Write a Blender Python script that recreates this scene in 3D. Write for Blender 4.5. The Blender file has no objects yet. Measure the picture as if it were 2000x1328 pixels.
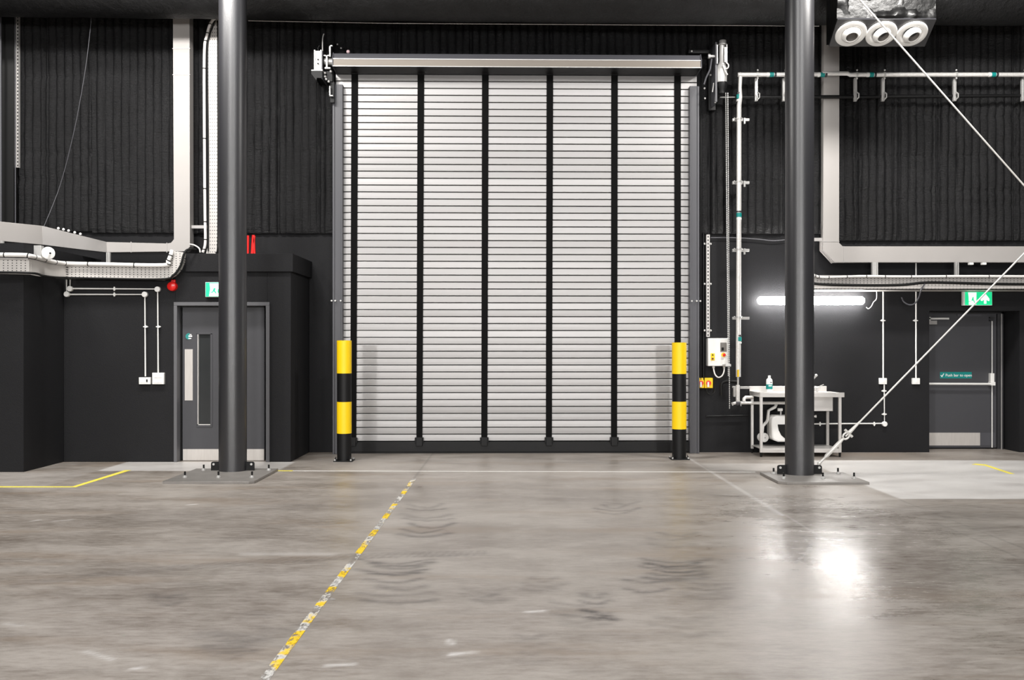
import bpy, math, random
import numpy as np
from mathutils import Vector, Matrix, noise
random.seed(7)
F = 1900.0; CH = 1.5; HX = 1000.0; HY = 679.0     # focal length in px, eye height, vanishing point of the room
def X(px, Y): return (px-HX)*Y/F
def Z(py, Y): return CH-(py-HY)*Y/F
def P(px, py, Y): return Vector((X(px, Y), Y, Z(py, Y)))
def FY(py): return CH*F/(py-HY)
sc = bpy.context.scene
COL = sc.collection
R = math.radians

# ---------------------------------------------------------------- materials
def srgb(r, g, b):
    f = lambda c: (c/255/12.92) if c <= 10 else (((c/255)+.055)/1.055)**2.4
    return (f(r), f(g), f(b), 1)
class NT:
    def __init__(s, name):
        s.m = bpy.data.materials.new(name); s.m.use_nodes = True
        s.t = s.m.node_tree; s.b = s.t.nodes['Principled BSDF']; s.out = s.t.nodes['Material Output']
    def n(s, typ, **k):
        nd = s.t.nodes.new(typ)
        for a, v in k.items():
            if a.startswith('i_'):
                nd.inputs[a[2:].replace('_', ' ')].default_value = v
            else: setattr(nd, a, v)
        return nd
    def l(s, a, b): s.t.links.new(a, b)
    def math(s, op, a, b=None, c=None):
        nd = s.n('ShaderNodeMath', operation=op)
        for i, v in enumerate((a, b, c)):
            if v is None: continue
            if hasattr(v, 'is_linked'): s.l(v, nd.inputs[i])
            else: nd.inputs[i].default_value = v
        return nd.outputs[0]
    def mix(s, f, a, b):
        nd = s.n('ShaderNodeMix', data_type='RGBA')
        for sock, v in ((nd.inputs[0], f), (nd.inputs[6], a), (nd.inputs[7], b)):
            if hasattr(v, 'is_linked'): s.l(v, sock)
            else: sock.default_value = v
        return nd.outputs[2]
    def noise(s, scale, detail=4, stretch=None, rough=.55, coord='Object'):
        tc = s.n('ShaderNodeTexCoord').outputs[coord]
        if stretch:
            mp = s.n('ShaderNodeMapping'); mp.inputs['Scale'].default_value = stretch
            s.l(tc, mp.inputs['Vector']); tc = mp.outputs[0]
        nd = s.n('ShaderNodeTexNoise', i_Scale=scale, i_Detail=detail, i_Roughness=rough)
        s.l(tc, nd.inputs['Vector']); return nd.outputs['Fac']
    def ramp(s, f, lo, hi):
        nd = s.n('ShaderNodeMapRange', interpolation_type='SMOOTHSTEP'); s.l(f, nd.inputs[0])
        nd.inputs[1].default_value = lo; nd.inputs[2].default_value = hi; return nd.outputs[0]
    def bump(s, h, strength, dist=.01):
        nd = s.n('ShaderNodeBump', i_Strength=strength, i_Distance=dist); s.l(h, nd.inputs['Height'])
        s.l(nd.outputs[0], s.b.inputs['Normal'])
def mat(name, c, rough=.5, metal=0., var=.12, scale=9., bump=0., bscale=60., stretch=None, spec=.5, emit=0.):
    t = NT(name)
    n = t.noise(scale, 5, stretch)
    a = tuple(min(1, x*(1-var)) for x in c[:3])+(1,); b = tuple(min(1, x*(1+var)) for x in c[:3])+(1,)
    t.l(t.mix(n, a, b), t.b.inputs['Base Color'])
    t.b.inputs['Roughness'].default_value = rough; t.b.inputs['Metallic'].default_value = metal
    t.b.inputs['Specular IOR Level'].default_value = spec
    if bump: t.bump(t.noise(bscale, 3, stretch), bump)
    if emit:
        t.b.inputs['Emission Color'].default_value = c; t.b.inputs['Emission Strength'].default_value = emit
    return t.m
M = {}
M['wall'] = mat('black_wall_paint', srgb(28, 28, 30), .66, var=.14, scale=2, bump=.35, bscale=120, spec=.22)
M['dim'] = mat('dark_room_paint', srgb(40, 40, 42), .7, spec=.2)
M['rear'] = mat('pale_rear_paint', srgb(205, 203, 200), .8, var=.05)
M['column'] = mat('satin_black_steel', srgb(40, 40, 43), .36, var=.10, scale=5, bump=.10, bscale=90, spec=.95)
M['black'] = mat('black_shade', srgb(14, 14, 15), .5, spec=.3)
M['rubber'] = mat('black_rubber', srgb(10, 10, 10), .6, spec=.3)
M['webbing'] = mat('black_webbing', srgb(12, 12, 12), .8, spec=.15, bump=.4, bscale=300)
M['greysteel'] = mat('shaded_plate_grey', srgb(78, 78, 83), .45, var=.07, scale=4, stretch=(1, 1, .2))
M['doorgrey'] = mat('dark_grey_door_paint', srgb(66, 66, 70), .5, var=.06)
M['framegrey'] = mat('door_frame_paint', srgb(92, 92, 95), .5, var=.06)
M['galv'] = mat('galvanised_sheet', srgb(182, 179, 177), .42, .35, var=.10, scale=4, stretch=(1, 1, .5))
M['duct'] = mat('pale_duct_paint', srgb(172, 168, 165), .55, .1, var=.07, scale=2.5)
M['band'] = mat('bare_steel_band', srgb(138, 130, 121), .55, .15, var=.08, scale=3, stretch=(1, 1, 9))
M['steel'] = mat('brushed_stainless', srgb(214, 211, 208), .34, .4, var=.06, scale=6, stretch=(1, 1, 14))
M['plate'] = mat('brushed_door_plate', srgb(205, 200, 195), .42, .3, var=.12, scale=5, stretch=(8, 1, 1))
M['zinc'] = mat('zinc_plated', srgb(196, 195, 193), .36, .35, var=.12, scale=20)
M['foil'] = mat('silver_pipe_foil', srgb(226, 224, 221), .34, .25, var=.10, scale=30, bump=.6, bscale=45)
M['white'] = mat('white_plastic', srgb(242, 241, 239), .4, var=.04)
M['offwhite'] = mat('off_white_plastic', srgb(232, 231, 228), .45, var=.05)
M['cable'] = mat('white_cable', srgb(232, 229, 226), .5, var=.06)
M['yellow'] = mat('yellow_reflective', srgb(250, 208, 8), .45, var=.02)
M['red'] = mat('red_plastic', srgb(222, 22, 18), .4, var=.04)
M['teal'] = mat('teal_print', srgb(0, 135, 130), .5, var=.06)
M['glass'] = mat('wired_dark_glass', srgb(52, 54, 55), .12, var=.15, scale=3)
M['yline'] = mat('yellow_floor_paint', srgb(250, 228, 92), .55, var=.18, scale=25)
M['wline'] = mat('white_floor_line', srgb(245, 243, 240), .5, var=.12, scale=18)
M['plateconc'] = mat('dusty_steel_plate', srgb(132, 128, 124), .5, .15, var=.25, scale=5, bump=.2)
M['tagyellow'] = mat('yellow_valve_tag', srgb(240, 200, 20), .5)
M['lamp'] = mat('lamp_diffuser', (1, .985, .96, 1), .4, var=0, emit=85)
M['exitgreen'] = mat('exit_green_backlit', srgb(20, 208, 138), .4, var=.02, emit=.72)
M['exitwhite'] = mat('exit_white_backlit', srgb(240, 242, 240), .4, var=.01, emit=.8)
M['wire'] = mat('steel_wire_rope', srgb(214, 212, 208), .45, .3, var=.1, scale=60)
M['nozzle'] = mat('white_nozzle_enamel', srgb(228, 226, 222), .4, var=.03)
M['nozzlein'] = mat('grey_nozzle_throat', srgb(120, 115, 110), .5)

def quilt_mat():
    t = NT('black_quilted_insulation')
    n = t.noise(2.2, 4); n2 = t.noise(4, 6, (2.2, 1, 9), .7)
    t.l(t.mix(n, srgb(14, 14, 15), srgb(31, 31, 33)), t.b.inputs['Base Color'])
    t.b.inputs['Roughness'].default_value = .5; t.b.inputs['Specular IOR Level'].default_value = .4
    nd = t.n('ShaderNodeBump', i_Strength=.8, i_Distance=.04); t.l(n2, nd.inputs['Height'])
    n3 = t.noise(70, 2, (3, 1, 1)); nd2 = t.n('ShaderNodeBump', i_Strength=.3, i_Distance=.006)
    t.l(n3, nd2.inputs['Height']); t.l(nd.outputs[0], nd2.inputs['Normal']); t.l(nd2.outputs[0], t.b.inputs['Normal'])
    return t.m
M['quilt'] = quilt_mat()
def foilblack():
    t = NT('black_foil_lagging')
    n = t.noise(5, 6, None, .6)
    t.l(t.mix(n, srgb(10, 10, 10), srgb(32, 32, 33)), t.b.inputs['Base Color'])
    t.b.inputs['Roughness'].default_value = .42; t.b.inputs['Specular IOR Level'].default_value = .3
    t.bump(t.noise(7, 6, (1.2, 1, 1), .7), .8, .03); return t.m
M['blackfoil'] = foilblack()
M['boxfoil'] = mat('black_foil_box_wrap', srgb(8, 8, 8), .34, var=.4, scale=5, bump=.7, bscale=9, spec=.3)
def slat_mat():
    t = NT('mill_aluminium_slats')
    tc = t.n('ShaderNodeTexCoord').outputs['Object']
    sx = t.n('ShaderNodeSeparateXYZ'); t.l(tc, sx.inputs[0])
    row = t.math('FLOOR', t.math('DIVIDE', t.math('SUBTRACT', sx.outputs[2], SLAT_Z0), SLAT_P))
    wn = t.n('ShaderNodeTexWhiteNoise', noise_dimensions='1D'); t.l(row, wn.inputs['W'])
    n = t.noise(3, 5, (.6, 1, 26))
    f = t.math('ADD', t.math('MULTIPLY', wn.outputs['Value'], .6), t.math('MULTIPLY', n, .4))
    t.l(t.mix(f, srgb(152, 150, 149), srgb(180, 178, 178)), t.b.inputs['Base Color'])
    t.b.inputs['Metallic'].default_value = .42
    t.l(t.math('ADD', t.math('MULTIPLY', n, .16), .31), t.b.inputs['Roughness'])
    return t.m
def tray_mat(name, along, base):
    t = NT(name)
    tc = t.n('ShaderNodeTexCoord').outputs['Object']
    sx = t.n('ShaderNodeSeparateXYZ'); t.l(tc, sx.inputs[0])
    a = sx.outputs[0] if along == 'x' else sx.outputs[2]; c = sx.outputs[2] if along == 'x' else sx.outputs[0]
    fa = t.math('FRACT', t.math('DIVIDE', a, .050)); fc = t.math('FRACT', t.math('DIVIDE', c, .030))
    ha = t.math('LESS_THAN', fa, .26); hc = t.math('LESS_THAN', fc, .34)
    h = t.math('MULTIPLY', ha, hc)
    n = t.noise(5, 4)
    col = t.mix(n, tuple(x*.85 for x in base[:3])+(1,), tuple(min(1, x*1.1) for x in base[:3])+(1,))
    t.l(t.mix(h, col, (.01, .01, .01, 1)), t.b.inputs['Base Color'])
    t.b.inputs['Metallic'].default_value = .25; t.b.inputs['Roughness'].default_value = .45
    return t.m
M['tray'] = tray_mat('perforated_galvanised_tray', 'x', srgb(200, 196, 192))
M['trayv'] = tray_mat('perforated_galvanised_riser', 'z', srgb(200, 196, 192))
M['traydark'] = tray_mat('perforated_black_riser', 'z', srgb(24, 24, 24))
def strut_mat():
    t = NT('slotted_zinc_strut')
    tc = t.n('ShaderNodeTexCoord').outputs['Object']
    sx = t.n('ShaderNodeSeparateXYZ'); t.l(tc, sx.inputs[0])
    fa = t.math('FRACT', t.math('DIVIDE', sx.outputs[2], .05))
    g = t.math('ABSOLUTE', sx.outputs[0])
    h = t.math('MULTIPLY', t.math('LESS_THAN', fa, .5), t.math('LESS_THAN', g, .008))
    t.l(t.mix(h, srgb(196, 193, 190), (.015, .015, .015, 1)), t.b.inputs['Base Color'])
    t.b.inputs['Metallic'].default_value = .3; t.b.inputs['Roughness'].default_value = .45
    return t.m
M['strut'] = strut_mat()
def floor_mat():
    t = NT('worn_concrete')
    big = t.noise(.55, 5, (.55, 1, 1), .6); mid = t.noise(2.2, 7, (.6, 1.1, 1), .68); fine = t.noise(16, 6, (.45, 1.5, 1), .75); speck = t.noise(240, 2)
    f = t.math('ADD', t.math('MULTIPLY', big, .35), t.math('ADD', t.math('MULTIPLY', mid, .36), t.math('MULTIPLY', fine, .34)))
    f = t.ramp(f, .36, .64)
    c = t.mix(f, srgb(116, 106, 97), srgb(170, 163, 156))
    c = t.mix(t.math('MULTIPLY', t.ramp(t.noise(3.2, 6, (.5, 1.4, 1), .7), .55, .78), .5), c, srgb(104, 99, 96))
    c = t.mix(t.math('MULTIPLY', t.ramp(t.noise(1.3, 5, (.35, 1.5, 1), .6), .52, .70), .45), c, srgb(139, 121, 103))
    c = t.mix(t.math('MULTIPLY', t.ramp(speck, .60, .72), .25), c, srgb(84, 80, 76))
    st = t.n('ShaderNodeAttribute', attribute_name='stain').outputs['Fac']
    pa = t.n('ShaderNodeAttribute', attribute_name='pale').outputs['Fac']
    brk = t.ramp(t.noise(11, 5, (.5, 1.6, 1), .65), .30, .62)
    c = t.mix(t.math('MULTIPLY', st, t.math('ADD', t.math('MULTIPLY', brk, .7), .3)), c, srgb(66, 63, 62))
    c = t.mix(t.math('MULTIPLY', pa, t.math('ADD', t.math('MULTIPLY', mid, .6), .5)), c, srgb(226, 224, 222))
    t.l(c, t.b.inputs['Base Color'])
    r = t.math('ADD', t.math('MULTIPLY', f, .16), .27)
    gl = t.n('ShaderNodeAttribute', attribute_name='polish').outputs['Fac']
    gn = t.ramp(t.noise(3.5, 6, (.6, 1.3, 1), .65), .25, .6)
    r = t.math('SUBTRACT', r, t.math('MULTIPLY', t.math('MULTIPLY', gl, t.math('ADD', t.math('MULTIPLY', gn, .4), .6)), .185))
    t.l(t.math('ADD', r, t.math('MULTIPLY', st, .12)), t.b.inputs['Roughness'])
    t.b.inputs['Specular IOR Level'].default_value = .5
    t.bump(t.math('ADD', t.math('MULTIPLY', mid, .7), t.math('MULTIPLY', fine, .3)), .10, .02)
    return t.m
M['floor'] = floor_mat()
def worn_line():
    t = NT('worn_paint_line')
    n = t.noise(9, 6, (1, .35, 1), .7); y = t.noise(2.1, 3, (1, 1, 1), .6); n2 = t.noise(45, 3, (1, .5, 1), .7)
    t.l(t.mix(t.ramp(t.math('ADD', t.math('MULTIPLY', y, .75), t.math('MULTIPLY', n, .25)), .49, .54), srgb(212, 210, 206), srgb(244, 206, 30)), t.b.inputs['Base Color'])
    t.b.inputs['Roughness'].default_value = .55
    m = t.ramp(t.math('ADD', t.math('MULTIPLY', n, .5), t.math('ADD', t.math('MULTIPLY', n2, .25), t.math('MULTIPLY', y, .25))), .455, .53)
    tr = t.n('ShaderNodeBsdfTransparent'); mx = t.n('ShaderNodeMixShader')
    t.l(m, mx.inputs[0]); t.l(tr.outputs[0], mx.inputs[1]); t.l(t.b.outputs[0], mx.inputs[2]); t.l(mx.outputs[0], t.out.inputs[0])
    return t.m
M['worn'] = worn_line()

# ---------------------------------------------------------------- mesh builder
ORG = {}
class MB:
    def __init__(s): s.v = []; s.f = []
    def add(s, vs, fs):
        o = len(s.v); s.v += [Vector(v) for v in vs]; s.f += [[i+o for i in f] for f in fs]; return s
    def box(s, x0, x1, y0, y1, z0, z1):
        x0, x1 = sorted((x0, x1)); y0, y1 = sorted((y0, y1)); z0, z1 = sorted((z0, z1))
        return s.add([(x, y, z) for z in (z0, z1) for y in (y0, y1) for x in (x0, x1)],
            [(0, 2, 3, 1), (4, 5, 7, 6), (0, 1, 5, 4), (2, 6, 7, 3), (0, 4, 6, 2), (1, 3, 7, 5)])
    def pbox(s, px0, px1, py0, py1, Y, d, back=0):      # a box whose front face is at depth Y, d deep
        return s.box(X(px0, Y), X(px1, Y), Y, Y+d, Z(py0, Y), Z(py1, Y))
    def loft(s, rings, caps=True, closed=False):
        n = len(rings[0]); vs = [p for r in rings for p in r]; fs = []
        m = len(rings)
        for i in range(m if closed else m-1):
            for j in range(n):
                a = i*n+j; b = i*n+(j+1) % n; c = ((i+1) % m)*n+(j+1) % n; d = ((i+1) % m)*n+j
                fs.append((a, b, c, d))
        if caps and not closed: fs += [tuple(range(n))[::-1], tuple((m-1)*n+k for k in range(n))]
        return s.add(vs, fs)
    def prism(s, pts, y0, y1):                         # pts in (x, z)
        return s.loft([[(x, y0, z) for x, z in pts], [(x, y1, z) for x, z in pts]])
    def pprism(s, pts, Y, d): return s.prism([(X(a, Y), Z(b, Y)) for a, b in pts], Y, Y+d)
    def tube(s, path, r, n=12, caps=True):
        path = [Vector(p) for p in path]; rings = []; up = None
        rs = r if isinstance(r, (list, tuple)) else [r]*len(path)
        for i, p in enumerate(path):
            d = (path[min(i+1, len(path)-1)]-path[max(i-1, 0)]).normalized()
            if up is None: up = Vector((0, 0, 1)) if abs(d.z) < .9 else Vector((0, 1, 0))
            a = d.cross(up).normalized(); b = a.cross(d).normalized(); up = b
            rings.append([p+(a*math.cos(t)+b*math.sin(t))*rs[i] for t in [2*math.pi*k/n for k in range(n)]])
        return s.loft(rings, caps)
    def cyl(s, a, b, r, r2=None, n=24): return s.tube([a, b], [r, r if r2 is None else r2], n)
    def lathe(s, prof, org, axis=(0, 0, 1), n=32, caps=False):   # prof: (radius, height)
        ax = Vector(axis).normalized(); u = ax.orthogonal().normalized(); w = ax.cross(u); org = Vector(org)
        return s.loft([[org+ax*h+(u*math.cos(2*math.pi*k/n)+w*math.sin(2*math.pi*k/n))*max(r, 1e-4) for k in range(n)] for r, h in prof], caps)
    def ball(s, c, r, n=16):
        return s.lathe([(r*math.sin(math.pi*k/8), -r*math.cos(math.pi*k/8)) for k in range(9)], c, n=n)
    def build(s, name, m, parent=None, bevel=0, org=None, smooth=True):
        if parent is not None: o0 = ORG[parent.name]
        else: o0 = Vector(org) if org is not None else Vector((0, 0, 0))
        me = bpy.data.meshes.new(name); me.from_pydata([v-o0 for v in s.v], [], s.f); me.materials.append(m)
        import bmesh
        bm = bmesh.new(); bm.from_mesh(me); bmesh.ops.recalc_face_normals(bm, faces=bm.faces[:]); bm.to_mesh(me); bm.free()
        if smooth:
            me.polygons.foreach_set('use_smooth', [True]*len(me.polygons)); me.set_sharp_from_angle(angle=R(38))
        o = bpy.data.objects.new(name, me); COL.objects.link(o)
        if parent is not None: o.parent = parent
        else: o.location = o0
        ORG[o.name] = o0
        if bevel:
            md = o.modifiers.new('bevel', 'BEVEL'); md.width = bevel; md.segments = 2; md.limit_method = 'ANGLE'; md.angle_limit = R(40)
        return o
def tag(o, label=None, cat=None, group=None, kind=None):
    if label: o['label'] = label
    if cat: o['category'] = cat
    if group: o['group'] = group
    if kind: o['kind'] = kind
    return o
def empty(name, loc, label=None, cat=None, group=None, kind=None):
    o = bpy.data.objects.new(name, None); COL.objects.link(o); o.location = loc; o.empty_display_size = .1
    ORG[o.name] = Vector(loc); return tag(o, label, cat, group, kind)
def arc(cx, cy, r, a0, a1, n=8): return [(cx+r*math.cos(R(a0+(a1-a0)*i/n)), cy+r*math.sin(R(a0+(a1-a0)*i/n))) for i in range(n+1)]
def smoothpath(pts, k=6):
    pts = [Vector(p) for p in pts]; out = []
    for i in range(len(pts)-1):
        p0 = pts[max(i-1, 0)]; p1 = pts[i]; p2 = pts[i+1]; p3 = pts[min(i+2, len(pts)-1)]
        for j in range(k):
            t = j/k
            out.append(.5*((2*p1)+(p2-p0)*t+(2*p0-5*p1+4*p2-p3)*t*t+(3*p1-p0-3*p2+p3)*t**3))
    return out+[pts[-1]]

# ---------------------------------------------------------------- depths
YW = 13.95          # back wall face
YB = 12.78          # left booth face
YL = 11.73          # nearest left wall block face
YR = 14.47          # recessed exit wall
XBL = X(46, YL)     # block side / booth left corner
XBR = X(568, YB)    # booth right side

# ---------------------------------------------------------------- setting
def make_floor():
    x0, x1, y0, y1, st = -7.2, 8.0, 4.2, 14.6, .025
    nx = int(round((x1-x0)/st))+1; ny = int(round((y1-y0)/st))+1
    xs = x0+np.arange(nx)*st; ys = y0+np.arange(ny)*st
    GX, GY = np.meshgrid(xs, ys)
    stain = np.zeros_like(GX); pale = np.zeros_like(GX)
    def stroke(arr, pts, w, s):                        # soft stroke along floor points
        for a, b in zip(pts[:-1], pts[1:]):
            ax, ay = a; bx, by = b; m = w*4
            i0 = max(0, int((min(ax, bx)-m-x0)/st)); i1 = min(nx, int((max(ax, bx)+m-x0)/st)+2)
            j0 = max(0, int((min(ay, by)-m-y0)/st)); j1 = min(ny, int((max(ay, by)+m-y0)/st)+2)
            if i1 <= i0 or j1 <= j0: continue
            gx = GX[j0:j1, i0:i1]; gy = GY[j0:j1, i0:i1]
            L2 = (bx-ax)**2+(by-ay)**2+1e-9
            t = np.clip(((gx-ax)*(bx-ax)+(gy-ay)*(by-ay))/L2, 0, 1)
            d = np.hypot(gx-ax-t*(bx-ax), gy-ay-t*(by-ay))
            arr[j0:j1, i0:i1] = np.maximum(arr[j0:j1, i0:i1], s*np.exp(-(d/w)**2))
    g = lambda px, py: (X(px, FY(py)), FY(py))
    rnd = random.Random(5)
    # tyre scuffs: (x0,x1,y of the first arc, y of the last arc, how many, strength)
    for (a, b, ya, yb, n, s) in ((778, 888, 984, 1042, 7, .55), (692, 845, 1092, 1118, 5, .75), (700, 850, 1130, 1172, 4, .55),
            (1238, 1388, 1092, 1128, 6, .85), (1222, 1330, 1132, 1150, 2, .6), (1160, 1250, 980, 998, 4, .55), (1265, 1365, 1040, 1062, 3, .35),
            (1335, 1430, 1140, 1166, 4, .4), (1020, 1110, 1128, 1150, 3, .4), (1078, 1200, 1176, 1220, 5, .45), (1125, 1200, 1160, 1172, 2, .6), (285, 375, 1162, 1175, 3, .5),
            (385, 500, 1262, 1278, 3, .6), (500, 590, 1222, 1240, 3, .4), (1000, 1070, 1240, 1290, 4, .35), (1270, 1400, 1205, 1235, 3, .3), (905, 990, 1150, 1170, 3, .4)):
        for k in range(n):
            y = ya+(yb-ya)*k/max(1, n-1); xa = a+rnd.uniform(0, .3)*(b-a); xb = b-rnd.uniform(0, .3)*(b-a); sag = rnd.uniform(3, 9)
            pts = [g(xa+(xb-xa)*t/8, y+sag*math.sin(math.pi*t/8)+rnd.uniform(-1, 1)) for t in range(9)]
            stroke(stain, pts, .03+.02*rnd.random(), s*rnd.uniform(.6, 1.1))
    for c in ((1140, 1192), (1165, 1200), (1150, 1206), (1178, 1206)): stroke(stain, [g(*c), g(c[0]+18, c[1]+3)], .045, .9)
    for c in ((410, 1240), (440, 1250), (470, 1244), (425, 1262)): stroke(stain, [g(*c), g(c[0]+40, c[1]+3)], .10, .45)
    for (a, b, s) in (((1590, 1050), (1600, 1052), .5), ((1630, 1054), (1640, 1054), .8), ((1640, 1061), (1648, 1061), .7), ((1605, 1073), (1615, 1074), .6), ((1660, 1054), (1668, 1054), .6)):
        stroke(stain, [g(*a), g(*b)], .02, s)
    stroke(stain, [g(*p) for p in ((1565, 1045), (1581, 1058), (1583, 1070), (1570, 1085), (1553, 1100))], .015, .5)
    # tread trail
    for k in range(80):
        px = 20+k*11.7; py = 1142-62*(1-(1-k/80)**1.8)
        stroke(stain, [g(px, py-4), g(px+5, py+5)], .018, .32); stroke(stain, [g(px, py), g(px+9, py)], .02, .28)
    # faint dark patches towards the right rear and mid
    for (px, py, w, s) in ((1850, 1005, .5, .35), (1920, 1035, .5, .30), (1380, 965, .35, .35), (1960, 1110, .35, .3), (560, 985, .5, .25), (1120, 975, .4, .2), (470, 990, .4, .22), (250, 1010, .4, .2)):
        c = g(px, py); stroke(stain, [c, (c[0]+.5, c[1]+.05)], w, s)
    # saw-cut joints
    for jx, ya, yb in ((-1.12, 4.2, 13.9), (3.82, 5.2, 9.6), (3.62, 6.3, 8.3)): stroke(stain, [(jx, ya), (jx, yb)], .014, .45)
    stroke(stain, [(3.9, 9.62), (8, 9.62)], .015, .3)
    stroke(pale, [(2.40, 13.4), (2.42, 8.7)], .022, .55); stroke(pale, [(2.45, 8.7), (2.44, 6.5)], .012, .25)
    # white scuffs
    for a, b, s in (((880, 1279), (905, 1276), .9), ((885, 1276), (925, 1274), .7), ((168, 1272), (218, 1288), .5), ((1030, 1195), (1062, 1193), .9), ((640, 1300), (690, 1297), .8),
            ((368, 986), (382, 985), .9), ((262, 1306), (275, 1304), .8), ((878, 1250), (882, 1258), .7), ((62, 1018), (75, 1016), .6), ((105, 1018), (140, 1015), .5), ((10, 1218), (40, 1222), .4), ((1500, 951), (1510, 953), .9)):
        stroke(pale, [g(*a), g(*b)], .018, s)
    stroke(pale, [g(640, 1083), g(480, 1082)], .06, .3)
    # pale slabs: exit one with lamp sheen painted in, strip by the booth door
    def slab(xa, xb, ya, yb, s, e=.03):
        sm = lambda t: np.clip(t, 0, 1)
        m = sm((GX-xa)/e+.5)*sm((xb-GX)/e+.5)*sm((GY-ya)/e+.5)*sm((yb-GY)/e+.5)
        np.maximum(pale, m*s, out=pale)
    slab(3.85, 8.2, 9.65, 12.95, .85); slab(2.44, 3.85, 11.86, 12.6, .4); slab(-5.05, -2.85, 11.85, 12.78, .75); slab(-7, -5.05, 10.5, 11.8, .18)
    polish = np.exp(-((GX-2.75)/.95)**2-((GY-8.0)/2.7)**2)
    verts = np.stack([GX.ravel(), GY.ravel(), np.zeros(GX.size)], 1)
    idx = np.arange(nx*ny).reshape(ny, nx)
    q = np.stack([idx[:-1, :-1], idx[:-1, 1:], idx[1:, 1:], idx[1:, :-1]], -1).reshape(-1, 4)
    extra = []; ef = []
    for (a, b, c, d) in ((-13, 13, -15, y0), (-13, x0, y0, y1), (x1, 13, y0, y1), (-13, 13, y1, 15.5)):
        o = len(verts)+len(extra); extra += [(a, c, 0), (b, c, 0), (b, d, 0), (a, d, 0)]; ef.append((o, o+1, o+2, o+3))
    V = np.concatenate([verts, np.array(extra, float)]); Q = np.concatenate([q, np.array(ef)])
    me = bpy.data.meshes.new('floor')
    me.vertices.add(len(V)); me.vertices.foreach_set('co', V.ravel().astype(np.float32))
    me.loops.add(Q.size); me.loops.foreach_set('vertex_index', Q.ravel().astype(np.int32))
    me.polygons.add(len(Q)); me.polygons.foreach_set('loop_start', (np.arange(len(Q))*4).astype(np.int32))
    me.update(calc_edges=True); me.validate()
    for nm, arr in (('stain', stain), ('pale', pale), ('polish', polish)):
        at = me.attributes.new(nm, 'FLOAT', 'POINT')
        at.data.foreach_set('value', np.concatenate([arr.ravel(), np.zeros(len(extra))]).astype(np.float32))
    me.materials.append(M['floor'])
    o = bpy.data.objects.new('floor', me); COL.objects.link(o); tag(o, kind='structure')
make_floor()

def struct(name, mb, m, parent=None, bevel=0):
    o = mb.build(name, m, parent, bevel)
    if parent is None: o['kind'] = 'structure'
    return o
XE0 = X(1815, YW); XE1 = 7.28; ZE = Z(607, YW)
wb = MB().box(-13, XE0, YW, YW+.3, 0, 10).box(XE0, XE1, YW, YW+.3, ZE, 10).box(XE1, 13, YW, YW+.3, 0, 10)
wall_back = struct('wall_back', wb, M['wall'])
struct('wall_recess', MB().box(XE0-.3, XE1+.3, YR, YR+.2, 0, ZE+.3).box(XE1, XE1+.2, YW+.3, YR, 0, ZE+.3).box(XE0-.2, XE0, YW+.3, YR, 0, ZE+.3).box(XE0-.2, XE1+.2, YW+.3, YR, ZE, ZE+.3), M['wall'])
struct('wall_left', MB().box(-13, XBL, YL, YW, 0, Z(475, YL)), M['wall'])
booth = struct('wall_booth', MB().box(XBL, XBR, YB+.35, YW, 0, Z(531, YB)).box(XBL, X(342, YB), YB, YB+.35, 0, Z(531, YB)).box(X(522, YB), XBR, YB, YB+.35, 0, Z(531, YB)).box(X(342, YB), X(522, YB), YB, YB+.35, Z(593, YB), Z(531, YB)), M['wall'], bevel=.004)
MB().box(X(362, YB-.04), X(572, YB-.04), YB-.04, YW, Z(531, YB), Z(495, YB-.04)).build('fascia', M['wall'], booth, .004)
struct('wall_side_left', MB().box(-13.2, -13, -15, 15, 0, 10), M['dim'])
struct('wall_side_right', MB().box(13, 13.2, -15, 15, 0, 10), M['dim'])
struct('wall_rear', MB().box(-13, 13, -15.2, -15, 0, 10), M['rear'])
struct('ceiling', MB().box(-13, 13, -15, 15, 10, 10.2), M['dim'])

# quilted insulation hung on the back wall, rib by rib
def quilt(px0, px1, pyb, pyt, seams, grooves, seed, phase=0.):
    Yq = YW-.02
    xa, xb = X(px0, Yq), X(px1, Yq); za, zb = Z(pyb, Yq), Z(pyt, Yq)
    nx = int((xb-xa)/.0105); nz = max(6, int((zb-za)/.05))
    gx = [X(g, Yq) for g in grooves]; gz = [Z(s_, Yq) for s_ in seams]
    vs = []; fs = []
    for j in range(nz+1):
        z = za+(zb-za)*j/nz
        for i in range(nx+1):
            x = xa+(xb-xa)*i/nx
            wob = .018*noise.noise((x*.8+seed, z*.7, 3.1+seed))
            u = (x+wob+phase)/.114; k = math.floor(u)
            bulge = abs(math.sin(math.pi*u))**.42
            amp = .062*(.75+.45*noise.noise((k*3.7+seed, z*.55, 0)))
            d = .016+amp*bulge+.012*noise.noise((x*5, z*6, seed))
            for s_ in gz: d -= .024*math.exp(-((z-s_-.02*noise.noise((x*3, 1, seed)))/.035)**2)
            for g_ in gx: d -= .05*math.exp(-((x-g_)/.018)**2)
            e = min(z-za, .06)/.06; d *= (.55+.45*e)
            vs.append((x, Yq-max(d, .004), z))
    for j in range(nz):
        for i in range(nx):
            a = j*(nx+1)+i; fs.append((a, a+1, a+nx+2, a+nx+1))
    o = len(vs)                                       # closed back and rims
    vs += [(xa, Yq, za), (xb, Yq, za), (xb, Yq, zb), (xa, Yq, zb)]
    fs += [tuple(range(nx+1))[::-1]+(o, o+1), tuple(range(nz*(nx+1), (nz+1)*(nx+1)))+(o+2, o+3)]
    MB().add(vs, fs).build('quilted_insulation', M['quilt'], wall_back)
quilt(-60, 182, 452, -40, (352, 300, 150), (36, 90), 1, .02)
quilt(182.6, 348, 455, -40, (), (), 2)
quilt(349, 655, 456, -40, (116, 215, 298, 375), (545, 625), 3, .04)
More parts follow.
